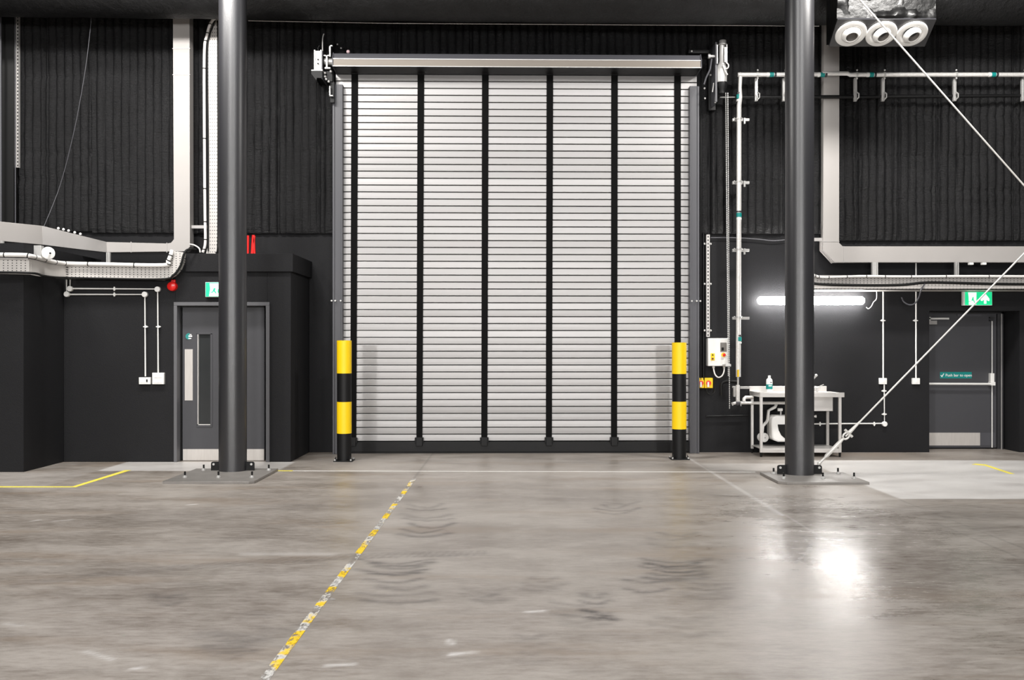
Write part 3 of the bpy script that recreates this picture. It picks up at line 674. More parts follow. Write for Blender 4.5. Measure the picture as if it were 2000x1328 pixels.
tag(MB().tube(smoothpath([P(421, 492, Yv-.03), P(425, 478, Yv-.03), P(425.5, 300, Yv-.03), P(425, 90, Yv-.03), P(425, 40, Yv-.03)]), .008, 8).build('black_cable', M['rubber'], org=P(425, 300, Yv)), 'thin black cable on right edge of the riser tray close to the column', 'cable')
tag(MB().tube(smoothpath([P(371, 477, 13.5), P(380, 479, 13.45), P(389, 485, 13.4), P(391, 493, 13.4)]), .010, 8).build('grey_cable', M['cable'], org=P(380, 485, 13.45)), 'short grey looped cable between duct elbow and riser tray foot', 'cable')
# white bell on bracket
Ybl = 11.95
bl = empty('white_bell', P(95, 495, Ybl), 'white round bell on a bracket above the left tray', 'bell')
MB().lathe([(.0, -.03), (.05, -.028), (.072, -.012), (.079, .004), (.075, .02), (.05, .03), (0, .032)], P(94, 494.5, Ybl-.03), (.55, -.83, 0), 28).build('bell_dome', M['offwhite'], bl)
MB().tube([P(94, 494.5, Ybl), P(84, 494.5, Ybl+.06)], [.035, .03], 14).build('bell_neck', M['offwhite'], bl)
MB().box(XBL+.003, X(84.5, Ybl+.08), Ybl+.02, Ybl+.10, Z(501, Ybl), Z(479, Ybl)).build('bell_bracket', M['zinc'], bl, .003)
MB().cyl(P(98, 494.5, Ybl-.06), P(98.2, 494.5, Ybl-.078), .012, n=10).build('bell_boss', M['rubber'], bl)

# conduits with boxes on booth wall
def conduit(nm, runs, boxes, saddles, Y, label, r=.0105, boxr=.036, group='white surface conduits'):
    e = empty(nm, P(*runs[0][-1], Y), label, 'conduit', group)
    for rn in runs: MB().tube([P(a, b, Y) for a, b in rn], r, 10).build('pipe', M['offwhite'], e)
    for a, b in boxes: MB().lathe([(0, -.02), (boxr, -.02), (boxr, .022), (boxr-.004, .026), (0, .026)], P(a, b, Y), (0, -1, 0), 24).build('junction_box', M['offwhite'], e)
    for a, b, hz_ in saddles:
        m_ = MB().pbox(a-4.5, a+4.5, b-1, b+1, Y-.012, .02) if not hz_ else MB().pbox(a-1, a+1, b-4, b+4, Y-.012, .02)
        m_.pbox(a-2, a+2, b-2, b+2, Y-.016, .03).build('saddle', M['offwhite'], e)
    return e
Ycd = YB-.03
conduit('conduit', [[(130, 546), (130, 575), (283, 575), (284, 735)], ], [(131, 574.5), (283, 575)], [(284, 638, 0), (223, 575, 1)], Ycd, 'white conduit to the low wide socket left of booth door')
conduit('conduit', [[(137, 546), (137, 563.5), (308, 564.5), (309, 730)], ], [(137, 564), (308, 565)], [(309, 638, 0), (223, 564, 1)], Ycd, 'white conduit to the square switch plate beside booth door')
sk = empty('wall_socket', P(282, 743, YB), 'low wide white socket box with dark switch left of booth door', 'socket')
MB().pbox(271, 293.5, 737, 750.5, YB-.045, .045).build('back_box', M['offwhite'], sk, .004)
for px in (276, 281.5): MB().pbox(px-1.7, px+1.7, 741, 746.5, YB-.05, .006).build('rocker', M['white'], sk)
MB().pbox(285.5, 288, 741, 746, YB-.05, .006).build('dark_rocker', M['rubber'], sk)
sq = empty('switch_plate', P(308, 739, YB), 'square white eight gang switch plate beside booth door', 'switch')
MB().pbox(297, 320, 728, 750.5, YB-.045, .045).build('back_box', M['offwhite'], sq, .004)
for r_ in (734.5, 744.5):
    for k in range(4): MB().pbox(301+k*4-.2, 304+k*4-.2, r_-2.8, r_+2.8, YB-.05, .006).build('rocker', M['white'], sq)

# far left: slotted strut, black riser, thin pipes, hanging wire
st_ = MB().pbox(28.5, 36, 32, 327, 13.78, .05).build('slotted_strut', M['strut'], org=P(34.5, 180, 13.78)); tag(st_, 'tall slotted metal strut hanging at far left of the black quilt', 'strut', 'slotted metal struts')
tag(MB().box(X(4, 13.72), X(27, 13.72), 13.72, 13.82, Z(475, YL), Z(-30, 13.72)).build('black_riser_tray', M['traydark'], org=P(15, 440, 13.72)), 'dark perforated vertical tray at far left above the duct', 'cable tray')
tag(MB().tube([P(29.5, 20, 13.7), P(30, 442, 13.7), P(30, 504, 13.7)], .007, 8).build('thin_pipe', M['greysteel'], org=P(31, 442, 13.7)), 'thin grey vertical pipe behind the far left slotted strut', 'pipe')
tag(MB().tube([P(0.6, -20, 13.6), P(1.4, 436, 13.6), P(1.4, 503, 13.6)], .016, 8).build('thin_pipe', M['greysteel'], org=P(1, 436, 13.6)), 'thin grey vertical pipe at the left edge above the duct', 'pipe')
tag(MB().tube(smoothpath([P(179, 20, 13.3), P(176, 60, 13.3), P(166, 140, 13.3), P(146, 250, 13.3), P(118, 360, 13.3), P(86, 442, 13.1)]), .0045, 6).build('loose_wire', M['greysteel'], org=P(86, 442, 13.1)), 'loose thin wire slanting down across the left quilt to the duct', 'wire')

# black lagged duct across the top
rn = []
for i in range(33):
    px = -200+i*70; t = i/32
    zc = Z(34+17*min(1, px/1536 if px > 0 else 0), 13.08)+.44; x = X(px, 13.0)
    rr = .44*(1+.012*math.sin(i*2.1))
    rn.append([Vector((x, 13.0-rr*math.cos(a)*.98, zc-rr*math.sin(a))) for a in [2*math.pi*k/28 for k in range(28)]])
bd = empty('black_duct', P(1000, 30, 13.0), 'large round black lagged duct running across the top of the wall', 'duct')
MB().loft(rn).build('duct_lagging', M['blackfoil'], bd)
tag(MB().tube([P(485, 40.5, 13.3), P(760, 45.5, 13.3), P(1536, 50.5, 13.3), P(1600, 51, 13.3)], .005, 6).build('thin_conduit', M['cable'], org=P(1000, 47, 13.05)), 'thin white line of conduit just under the black top duct', 'conduit')

# air diffuser with three nozzles
A = P(1636, 38, 12.0); Bq = P(1829, 38, 12.0); Cq = P(1806, 91, 12.36); Dq = P(1619, 91, 12.36)
df = empty('air_diffuser', (A+Bq+Cq+Dq)/4, 'black foil covered air box with three round white nozzles at upper right', 'air diffuser')
up = Vector((0, .0, .9)); bk = Vector((0, .42, .25))
nrm = (Bq-A).cross(Dq-A).normalized()
if nrm.y > 0: nrm = -nrm
MB().add([A, Bq, Cq, Dq]+[p-nrm*.03 for p in (A, Bq, Cq, Dq)], [(0, 1, 2, 3), (4, 7, 6, 5), (0, 4, 5, 1), (1, 5, 6, 2), (2, 6, 7, 3), (3, 7, 4, 0)]).build('face_plate', M['column'], df)
# crinkled foil box behind and above
vs = []; fs = []; na, nb = 30, 16
for j in range(nb+1):
    for i in range(na+1):
        p = A.lerp(Bq, i/na)+Vector((0, .04, .7*j/nb)); q = noise.noise(p*6)*.05+noise.noise(p*15)*.025
        vs.append(p+Vector((.0, q*(1 if 0 < j else 0)-.02, 0)))
for j in range(nb):
    for i in range(na):
        a = j*(na+1)+i; fs.append((a, a+1, a+na+2, a+na+1))
MB().add(vs, fs).build('foil_front', M['boxfoil'], df)
MB().loft([[A+Vector((0, .03, 0)), A+up, A+up+bk, Dq+Vector((0, .1, .05)), Dq+Vector((0, .02, .03))], [Bq+Vector((0, .03, 0)), Bq+up, Bq+up+bk, Cq+Vector((0, .1, .05)), Cq+Vector((0, .02, .03))]]).build('foil_box', M['boxfoil'], df)
for u in (.1, .9): MB().cyl(A.lerp(Bq, u)+Vector((0, .4, .7)), Vector((A.lerp(Bq, u).x, 12.4, 9.99)), .008, n=8).build('hanger_rod', M['black'], df)
for u in (.175, .487, .80):
    cc = (A.lerp(Bq, u)+Dq.lerp(Cq, u+.01))/2
    nz_ = MB().lathe([(.095, .002), (.19, .004), (.192, .014), (.185, .026), (.15, .032), (.125, .028), (.115, .018)], cc, nrm, 48).build('nozzle', M['nozzle'], df)
    ax = (nrm+Vector((.30 if u > .3 else .05, 0, -.10))).normalized()
    MB().lathe([(.118, .012), (.118, .03), (.105, .055), (.085, .072), (.078, .074), (.070, .068)], cc, ax, 40).build('nozzle_cup', M['nozzle'], nz_)
    MB().lathe([(.072, .070), (.066, .03), (.06, .006), (0, .004)], cc, ax, 40).build('nozzle_throat', M['nozzlein'], nz_)

# ---------------------------------------------------------------- right duct
Yd = 13.76
du2 = empty('air_duct', P(1625, 500, Yd), 'pale grey rectangular duct with chamfered elbow running along the right wall', 'duct', 'pale rectangular ducts')
MB().pprism([(1609, -60), (1640, -60), (1639, 474), (1646, 481), (2080, 481), (2080, 512.5), (1630, 512.5), (1607.5, 488)], Yd, .10).build('duct_body', M['duct'], du2, .004)
MB().pprism([(1647.6, 480.6), (1648.8, 480.6), (1648.8, 513), (1647.6, 513)], Yd-.005, .01).pprism([(1607, 471), (1639.5, 471), (1639.5, 472.2), (1607, 472.2)], Yd-.005, .01).build('joint_seam', M['galv'], du2)
MB().pprism([(1603, 470), (1605, 470), (1605, 488), (1628, 513), (1626, 514), (1603, 489)], Yd+.06, .06).build('duct_edge', M['duct'], du2)
MB().pbox(1587, 1606, 464.5, 470.5, Yd+.04, .05).build('duct_bracket', M['galv'], du2)
for a, b in ((1704, 1715), (1866.5, 1873)):
    MB().pbox(a, a+2, 512, 538, 13.6, .05).pbox(b-2, b, 512, 538, 13.6, .05).pbox(a, b, 512, 538, 13.64, .01).build('hanger', M['zinc'], du2)

# right cable tray with cables
tr2 = empty('cable_tray', P(1790, 565, 13.5), 'perforated galvanised cable tray along the right wall above the tube light', 'cable tray', 'perforated cable trays')
Yt = 13.5
MB().box(X(1575, Yt), X(2090, Yt), Yt, YW-.01, Z(566, Yt), Z(563.5, Yt)).box(X(1575, Yt), X(2090, Yt), Yt+.1, Yt+.12, Z(566, Yt), Z(538, Yt)).box(X(1575, Yt), X(2090, Yt), Yt, Yt+.01, Z(566, Yt), Z(560.5, Yt)).build('tray_bed', M['tray'], tr2, .002)
MB().box(X(1575, Yt), X(2090, Yt), Yt+.04, Yt+.12, Z(541, Yt), Z(537, Yt)).build('tray_lip', M['galv'], tr2)
wp = smoothpath([P(1575, 532, Yt), P(1590, 537.5, Yt+.03), P(1610, 541.5, Yt+.05), P(1680, 539.5, Yt+.05), P(1760, 540, Yt+.05), P(1900, 539.5, Yt+.05), P(2090, 540, Yt+.05)])
wt = empty('white_cable', P(1800, 540, Yt+.05), 'white cable bundle strapped along the top of the right tray', 'cable')
MB().tube(wp, .018, 10).build('sheath', M['cable'], wt)
for i in range(4, len(wp)-1, 3): MB().cyl(wp[i]-Vector((.005, 0, 0)), wp[i]+Vector((.005, 0, 0)), .022, n=10).build('cable_tie', M['rubber'], wt)
tag(MB().tube(smoothpath([P(1575, 549, Yt), P(1600, 555, Yt), P(1680, 557, Yt), P(1760, 556.5, Yt), P(1800, 552.5, Yt), P(1840, 552, Yt), P(1960, 555, Yt), P(2090, 555, Yt)]), .020, 10).build('black_cable', M['rubber'], org=P(1760, 556, Yt)), 'thick black cable lying along the right tray', 'cable')
tag(MB().tube(smoothpath([P(1806, 555, Yt-.02), P(1800, 564, Yt-.03), P(1794, 582, Yt+.1), P(1786, 593, Yt+.2), P(1776, 595, Yt+.3), P(1766, 590, Yt+.35), P(1761, 581, Yt+.4)]), .010, 8).build('cable_loop', M['greysteel'], org=P(1786, 593, Yt+.2)), 'dark cable loop hanging under the right tray left of exit sign', 'cable')
tag(MB().tube(smoothpath([P(1712, 565, 13.8), P(1712, 583, 13.85), P(1706, 590, 13.87), P(1702, 598, 13.87), P(1696, 603, 13.88), P(1692, 600, 13.88)]), .006, 8).build('lamp_wire', M['cable'], org=P(1712, 583, 13.85)), 'thin white feed wire from right tray to the tube light', 'wire')
for px in (1898, 1923):
    tag(MB().pbox(px-4, px+4, 512.5, 517, 13.62, .06).build('cable_clip', M['offwhite'], bevel=.004), 'white clip under the right duct, %s of the pair' % ('left' if px < 1910 else 'right'), 'clip', 'white clips under the duct')

# wall tube light
wl = empty('tube_light', P(1586, 587, YW), 'glowing white tube light on right wall, crossed by the black column', 'light')
Yl = 13.80
xa, xb = X(1488, Yl), X(1684, Yl); r_ = .052
ring = []
for i in range(9): 
    a = math.pi/2*i/8; ring.append((xa-.052*math.cos(a), r_*math.sin(a)))
rings = ring+[(xb+(xa-x), r) for x, r in ring[::-1]]
MB().loft([[Vector((x, Yl+.05-max(r, .002)*1.0*math.cos(t), Z(586.8, Yl)+max(r, .002)*1.15*math.sin(t))) for t in [2*math.pi*k/20 for k in range(20)]] for x, r in rings]).build('diffuser', M['lamp'], wl)
MB().box(xa, xb, Yl+.095, YW-.003, Z(586.8, Yl)-.04, Z(586.8, Yl)+.04).build('lamp_base', M['offwhite'], wl, .004)

# conduits on the right wall
Yc2 = YW-.03
conduit('conduit', [[(1725, 566), (1725, 741)], [(1727, 750), (1727.5, 827), (1560, 828)]], [(1727.5, 828)], [(1725, 626, 0), (1727, 763.5, 0), (1727.5, 809, 0), (1708, 828, 1), (1602, 828, 1)], Yc2, 'white conduit dropping to a socket then turning left behind the sink')
conduit('conduit', [[(1789, 512), (1789, 740)]], [], [(1788.5, 626, 0)], Yc2, 'straight white conduit down to the switch left of exit door')
for px, lb, q in ((1725.5, 'small white socket box on right wall above conduit elbow', 'wall_socket'), (1790, 'small white switch box left of the recessed exit door', 'wall_switch')):
    e = empty(q, P(px, 744.5, YW), lb, 'socket' if 'socket' in q else 'switch')
    MB().pbox(px-7, px+7, 738.5, 750.5, YW-.05, .05).build('back_box', M['offwhite'], e, .004)
    MB().pbox(px-1.8, px+1.8, 741.5, 746.5, YW-.056, .007).build('rocker', M['white'], e)

# ---------------------------------------------------------------- exit door
YX = YR-.06
d2 = empty('door_2', (X(1880, YX), YX, 0), 'dark grey exit door with push bar in the recess at right', 'door', kind='structure')
lf = MB().box(XE0-.05, X(1946, YX), YX, YX+.05, .02, Z(613, YX)).build('leaf', M['doorgrey'], d2)
MB().box(X(1953, YX), X(1956.5, YX), YX-.05, YX+.05, 0, Z(609, YX)).box(XE0-.05, X(1956.5, YX), YX-.05, YX+.05, Z(613, YX), Z(609, YX)).box(X(1947, YX), X(1953, YX), YX-.01, YX+.05, 0, Z(612, YX)).build('frame', M['column'], d2)
MB().box(X(1953, YX)-.006, X(1953, YX)+.003, YX-.056, YX-.04, 0, Z(613, YX)).build('frame_edge', M['galv'], d2)
MB().box(XE0-.02, X(1914, YX), YX-.004, YX, Z(870, YX), Z(845, YX)).build('kick_plate', M['plate'], lf)
MB().box(X(1914.4, YX), X(1943, YX), YX-.003, YX, Z(870, YX), Z(845, YX)).build('kick_plate_shaded', M['greysteel'], lf)  # jamb shadow put into the darker colour of this kick plate end
pb = MB().tube([P(1810, 749.5, YX-.09), P(1940, 750, YX-.09)], .016, 12).build('push_bar', M['offwhite'], lf)
MB().pbox(1935, 1942.5, 729, 753, YX-.07, .07).pbox(1936, 1944.5, 746, 753, YX-.11, .1).build('bar_housing', M['offwhite'], pb, .004)
MB().tube([P(1937.6, 626, YX-.03), P(1937.6, 874, YX-.03)], .0085, 10).build('bolt_rod', M['offwhite'], pb)
MB().pbox(1934, 1941, 619, 622, YX-.05, .05).pbox(1934, 1941, 624, 627, YX-.05, .05).build('rod_keep', M['column'], pb)
MB().pbox(1814, 1830.5, 626, 633.5, YX-.06, .06).build('closer_body', M['galv'], lf, .004)
MB().pbox(1813, 1854, 620.5, 624, YX-.11, .02).pbox(1812.5, 1818, 619, 626, YX-.11, .06).build('closer_arm', M['offwhite'], lf, .002)
MB().pbox(1870, 1917, 613.4, 617.5, YX-.012, .012).build('head_closer_strip', M['greysteel'], lf)
sg = MB().pbox(1836, 1898, 726.5, 739, YX-.003, .003).build('push_bar_sign', M['teal'], lf); sg['label'] = 'teal sign reading Push bar to open'
def text(s, px, py, Y, size, m, parent, nm='lettering'):
    cu = bpy.data.curves.new(nm, 'FONT'); cu.body = s; cu.size = size; cu.extrude = .001; cu.align_x = 'LEFT'; cu.align_y = 'CENTER'; cu.offset = .0005
    cu.materials.append(m); o = bpy.data.objects.new(nm, cu); COL.objects.link(o)
    o.rotation_euler = (R(90), 0, 0); o.parent = parent; o.location = P(px, py, Y)-ORG[parent.name]
    ORG[o.name] = ORG[parent.name]; return o
text('Push bar to open', 1846.5, 733, YX-.006, .0565, M['white'], sg)
tq = lambda a, b: (X(a, YX), Z(b, YX))
MB().prism([tq(*p) for p in ((1836.5, 733), (1837.6, 732), (1839.2, 734.2), (1842.6, 729.2), (1843.8, 730), (1839.4, 737))], YX-.007, YX-.003).build('tick', M['white'], sg, smooth=False)

# ---------------------------------------------------------------- silver pipes on right wall
Yp = 13.60
pp = empty('silver_pipe', P(1443, 735, Yp), 'foil wrapped silver pipe rising right of shutter then running along the wall top', 'pipe')
MB().tube([P(1442, 736, Yp), P(1443, 480, Yp), P(1443.5, 205, Yp), P(1446, 190, Yp-.02), P(1445, 172, Yp), P(1446, 150, Yp)], [.034, .034, .033, .028, .026, .028], 16).build('pipe_riser', M['foil'], pp)
MB().tube([P(1441, 146, Yp), P(1606, 145.5, Yp)], .030, 16).tube([P(1606, 143.5, Yp), P(1655, 143.5, Yp), P(1660, 146, Yp), P(2090, 146, Yp)], .030, 16).build('pipe_run', M['foil'], pp)
MB().ball(P(1445.5, 146, Yp), .034, 14).build('pipe_elbow', M['foil'], pp)
for px, v in ((1507, 0), (1606, 0), (1702, 0), (1940, 0), (189, 1), (420, 1), (662, 1)):
    if not v: b_ = MB().cyl(P(px-4, 146, Yp), P(px+4, 146, Yp), .033, n=18); b2 = MB().cyl(P(px-9.5, 146, Yp), P(px-5.5, 146, Yp), .033, n=18); b3 = MB().cyl(P(px+5, 146, Yp), P(px+9, 146, Yp), .0325, n=18)
    else: b_ = MB().cyl(P(1443.2, px-4, Yp), P(1443.2, px+4, Yp), .037, n=18); b2 = MB().cyl(P(1443.2, px+5.5, Yp), P(1443.2, px+9, Yp), .037, n=18); b3 = MB().cyl(P(1443.2, px-8, Yp), P(1443.2, px-5, Yp), .036, n=18)
    bb = b_.build('label_band', M['teal'], pp)
    b2.build('label_print', M['offwhite'], bb); b3.build('label_edge', M['column'], bb)
for px in (1477.5, 1531.5, 1671.5, 1725.5, 1865.5, 1999):
    br = MB().pbox(px-2.8, px+2.8, 152, 197, Yp+.05, .05).build('pipe_bracket', M['zinc'], pp, .003)
    MB().lathe([(.034, -.012), (.038, -.012), (.038, .012), (.034, .012), (.034, -.012)], P(px+2, 146, Yp), (1, 0, 0), 20).build('pipe_clamp', M['zinc'], br)
    MB().ball(P(px+2.5, 137, Yp), .014, 8).ball(P(px+2.5, 153, Yp), .014, 8).build('clamp_screw', M['zinc'], br)
    MB().tube([P(px+2, 180, Yp-.0), P(px+6, 183, Yp-.03), P(px+6, 190, Yp-.03), P(px+2, 194, Yp)], .010, 8).build('clip', M['zinc'], br)
for py in (233.5, 356.5, 488.5, 621.5):
    br = MB().pbox(1431, 1464, py-2.6, py+2.6, Yp+.05, .05).build('pipe_bracket', M['zinc'], pp, .003)
    MB().lathe([(.037, -.012), (.041, -.012), (.041, .012), (.037, .012), (.037, -.012)], P(1443, py-2, Yp), (0, 0, 1), 20).build('pipe_clamp', M['zinc'], br)
    if py < 600: MB().pbox(1453, 1456, py-3.5, py+8, Yp+.02, .03).build('bracket_hook', M['zinc'], br)
    MB().ball(P(1434.5, py-2.5, Yp), .012, 8).ball(P(1449, py-2.5, Yp), .012, 8).build('clamp_screw', M['zinc'], br)
tag(MB().tube([P(1404, 190.3, 13.70), P(1640, 189, 13.70), P(1652, 189.5, 13.70), P(2090, 186, 13.70)], .024, 14).build('black_pipe', M['black'], org=P(1700, 188, 13.78)), 'black horizontal pipe below the silver pipe on the upper right wall', 'pipe')
tag(MB().tube([P(1406, 190, 13.64), P(1436, 189.8, 13.64)], .007, 8).build('short_rod', M['zinc'], org=P(1420, 190, 13.7)), 'short thin silver rod between hand chain and silver pipe', 'rod')
# valve and low pipework
vp = empty('water_valve', P(1441, 787, Yp), 'white pipework with yellow tagged valve left of the sink table', 'valve')
MB().tube([P(1441.5, 735, Yp), P(1441.5, 741, Yp), P(1441, 762, Yp)], [.018, .013, .013], 12).build('valve_stem', M['zinc'], vp)
MB().cyl(P(1441.5, 722, Yp-.03), P(1441.5, 736, Yp-.03), .014, n=12).build('valve_tag', M['tagyellow'], vp)
MB().tube([P(1441, 752, Yp), P(1441, 786, Yp)], .028, 16).build('pipe_drop', M['foil'], vp)
MB().ball(P(1441, 787, Yp), .036, 14).build('pipe_tee', M['greysteel'], vp)
MB().tube([P(1429, 789, Yp), P(1436, 787, Yp), P(1470, 787, Yp+.03), P(1533, 787, Yp+.08)], .021, 14).build('feed_pipe', M['foil'], vp)
MB().tube([P(1453, 784, Yp+.02), P(1453, 779, Yp+.03), P(1456, 776, Yp+.05), P(1470, 776, Yp+.1)], .024, 14).build('branch_pipe', M['foil'], vp)
MB().pbox(1446, 1464, 754.5, 759.5, Yp+.1, .05).pbox(1433, 1437, 755, 775, Yp+.04, .05).pbox(1431, 1441, 754, 758, Yp+.08, .05).build('support_bracket', M['zinc'], vp, .003)
MB().cyl(P(1447, 783, Yp-.02), P(1447, 793, Yp-.02), .008, n=8).cyl(P(1431, 786, Yp-.02), P(1431, 792, Yp-.02), .010, n=8).build('pipe_clip', M['zinc'], vp)
tag(MB().tube(smoothpath([P(1440, 746, 13.8), P(1425, 745, 13.8), P(1414, 746, 13.8), P(1409, 752, 13.8), P(1409, 772, 13.8)]), .022, 12).build('black_hose', M['rubber'], org=P(1409, 772, 13.8)), 'black bent hose behind the hand chain below control box', 'hose')
tag(MB().tube([P(1379, 813, 13.88), P(1462, 811.5, 13.88)], .014, 10).build('black_rail', M['black'], org=P(1420, 812, 13.88)), 'black horizontal rail low on the wall left of the sink', 'rail')

# control box and switches by the shutter
cbx = empty('control_box', P(1402, 714, YW), 'light grey control box with red and yellow button right of shutter', 'control box')
Yo = YW-.16
MB().pbox(1383, 1423, 660.5, 715, Yo, .16).build('enclosure', M['offwhite'], cbx, .008)
MB().pbox(1407, 1419.5, 669, 687, Yo-.006, .008).build('display_panel', mat('grey_panel', srgb(120, 116, 112), .5), cbx, .002)
MB().pbox(1409.5, 1413.8, 678.5, 684.5, Yo-.012, .008).build('display', M['rubber'], cbx)
MB().pbox(1388, 1396, 690, 704, Yo-.005, .006).build('warning_label', M['yellow'], cbx)
MB().pprism([(1392, 691), (1394, 694.5), (1390, 694.5)], Yo-.007, .003).build('warning_mark', M['rubber'], cbx)
MB().cyl(P(1392, 700.5, Yo), P(1392, 700.5, Yo-.03), .014, n=14).build('key_switch', mat('dark_red_key', srgb(90, 30, 40), .5), cbx)
MB().cyl(P(1413, 693, Yo), P(1413, 693, Yo-.008), .032, n=24).build('stop_ring', M['yellow'], cbx)
MB().lathe([(.012, 0), (.012, .02), (.021, .024), (.021, .036), (0, .04)], P(1413.5, 693, Yo), (0, -1, 0), 20).build('stop_button', M['red'], cbx)
MB().tube(smoothpath([P(1394, 716, Yo+.06), P(1394, 722, Yo+.04), P(1397, 732, Yo+.03), P(1403, 737, Yo+.03), P(1410, 734, Yo+.03), P(1414, 725, Yo+.04), P(1414, 714, Yo+.06)]), .010, 10).build('cable_whip', M['cable'], cbx)
MB().cyl(P(1393.5, 714, Yo+.06), P(1393.5, 719, Yo+.06), .018, n=10).cyl(P(1414, 714, Yo+.06), P(1414, 719, Yo+.06), .016, n=10).build('cable_gland', M['offwhite'], cbx)
def isolator(px0, px1, label):
    e = empty('isolator_switch', P((px0+px1)/2, 759, 13.85), label, 'switch', 'yellow isolator switches by the shutter')
    MB().pbox(px0, px1, 738, 758, YW-.085, .085).build('switch_box', M['yellow'], e, .006)
    cx = (px0+px1)/2-.2; rd = min(.036, (px1-px0)*13.86/F*.42)
    kn = MB().cyl(P(cx, 748, YW-.085), P(cx, 748, YW-.105), rd, n=24).build('red_dial', M['red'], e)
    MB().prism([(X(cx-1.8, 13.8), Z(756, 13.8)), (X(cx+1.8, 13.8), Z(756, 13.8)), (X(cx+1.4, 13.8), Z(746, 13.8)), (X(cx-1.4, 13.8), Z(746, 13.8))], YW-.13, YW-.103).build('dial_handle', M['offwhite'], kn)
isolator(1364.6, 1375.2, 'narrow yellow isolator switch tight against the shutter guide rail')
isolator(1376.2, 1392.4, 'yellow isolator switch with red dial, the fully visible one of two')
tag(MB().tube(smoothpath([P(1380, 759, 13.85), P(1381, 766, 13.85), P(1387, 771, 13.85), P(1393, 769, 13.85), P(1396, 762, 13.88), P(1395, 745, 13.9)]), .008, 8).build('black_cable', M['rubber'], org=P(1387, 771, 13.85)), 'small black cable loop under the yellow isolator switch', 'cable')
sx_ = empty('slotted_strut', P(1383, 560, 13.85), 'slotted vertical metal strut on wall above the grey control box', 'strut', 'slotted metal struts')
MB().pbox(1379.6, 1386.4, 458, 658, 13.85, .05).build('strut_channel', M['strut'], sx_, .002)
for py in (476, 554.5, 645.5):
    for px in (1376, 1388): MB().ball(P(px, py, 13.84), .016, 10).build('strut_bolt', M['zinc'], sx_)
for px, pa, pb_, lb in ((1368.5, 170, 742, 'black vertical conduit hugging the right shutter guide rail'), (1374, 456, 742, 'second black vertical conduit between guide rail and slotted strut')):
    tag(MB().tube([P(px, pa, 13.88), P(px, pb_, 13.88)], .016, 10).build('black_conduit', M['black'], org=P(px, pb_, 13.88)), lb, 'conduit', 'black conduits beside the shutter')
tag(MB().tube(smoothpath([P(1388, 464, 13.9), P(1430, 464, 13.9), P(1480, 467, 13.9), P(1510, 470, 13.9), P(1534, 468, 13.9)]), .007, 8).build('sagging_cable', M['greysteel'], org=P(1480, 467, 13.9)), 'thin dark cable sagging along the quilt bottom right of shutter', 'cable')

# ---------------------------------------------------------------- sink table
Y0, Y1 = 13.33, 13.92
zt = Z(768, Y0); xl = X(1484, Y0); xr = X(1649.5, Y0)
tb = empty('sink_table', ((xl+xr)/2, (Y0+Y1)/2, 0), 'stainless steel sink table with shelf against the right wall behind column', 'sink')
bx0, bx1 = X(1558, Y0+.09), X(1627, Y0+.09)
tp = MB().box(xl, bx0, Y0, Y1, zt-.055, zt).box(bx1, xr, Y0, Y1, zt-.055, zt).box(bx0, bx1, Y0, Y0+.10, zt-.055, zt).box(bx0, bx1, Y1-.12, Y1, zt-.055, zt)
tp.build('worktop', M['steel'], tb, .004)
MB().box(xl, xr-.06, Y1-.02, Y1+.01, zt-.02, zt+.075).build('upstand', M['steel'], tb, .004)
MB().box(xl, xr, Y0-.002, Y0+.02, zt, zt+.008).box(xl, xl+.02, Y0, Y1, zt, zt+.008).build('raised_rim', M['steel'], tb, .003)
zb0 = Z(803, Y0+.09)
bs = MB().box(bx0, bx1, Y0+.09, Y0+.098, zb0, zt-.004).box(bx0, bx1, Y1-.13, Y1-.12, zb0, zt-.004).box(bx0, bx0+.008, Y0+.09, Y1-.12, zb0, zt-.004).box(bx1-.008, bx1, Y0+.09, Y1-.12, zb0, zt-.004).box(bx0, bx1, Y0+.09, Y1-.12, zb0, zb0+.008)
bs.build('basin', M['steel'], tb, .004)
for k in range(6): MB().box(xl+.06, bx0-.05, Y0+.12+k*.06, Y0+.13+k*.06, zt-.001, zt+.006).build('drainer_rib', M['steel'], tb)
for x, y in ((xl+.025, Y0+.03), (xr-.055, Y0+.03), (xl+.03, Y1-.04), (xr-.055, Y1-.04)):
    lg = MB().box(x-.019, x+.019, y-.019, y+.019, .06, zt-.05).build('leg', M['steel'], tb, .004)
    MB().cyl((x, y, 0), (x, y, .062), .014, .017, 12).build('foot', M['rubber'], lg)
zs0 = Z(878, Y0)
MB().box(xl+.02, xr-.05, Y0+.02, Y1-.02, zs0, zs0+.012).box(xl+.03, xr-.06, Y0+.014, Y0+.022, zs0-.045, zs0+.012).build('shelf', M['steel'], tb, .003)
tpx = P(1590, 766, 13.86)
t1 = MB().tube(smoothpath([(X(1586, 13.8), 13.82, zt), (X(1586, 13.8), 13.82, zt+.1), (X(1588, 13.8), 13.76, zt+.19), (X(1591.5, 13.8), 13.70, zt+.235)]), .012, 12).build('tap', M['zinc'], tb)
MB().ball((X(1591.8, 13.75), 13.70, zt+.235), .020, 12).build('tap_knob', M['zinc'], t1)
t2 = MB().cyl((X(1596, 13.8), 13.80, zt), (X(1596, 13.8), 13.80, zt+.08), .014, n=14).tube([(X(1590, 13.8), 13.8, zt+.06), (X(1602, 13.8), 13.78, zt+.06)], .009, 10).build('tap', M['zinc'], tb)
MB().tube([(X(1598, 13.8), 13.78, zt+.07), (X(1605, 13.8), 13.72, zt+.105)], .007, 8).build('lever', M['zinc'], t2)
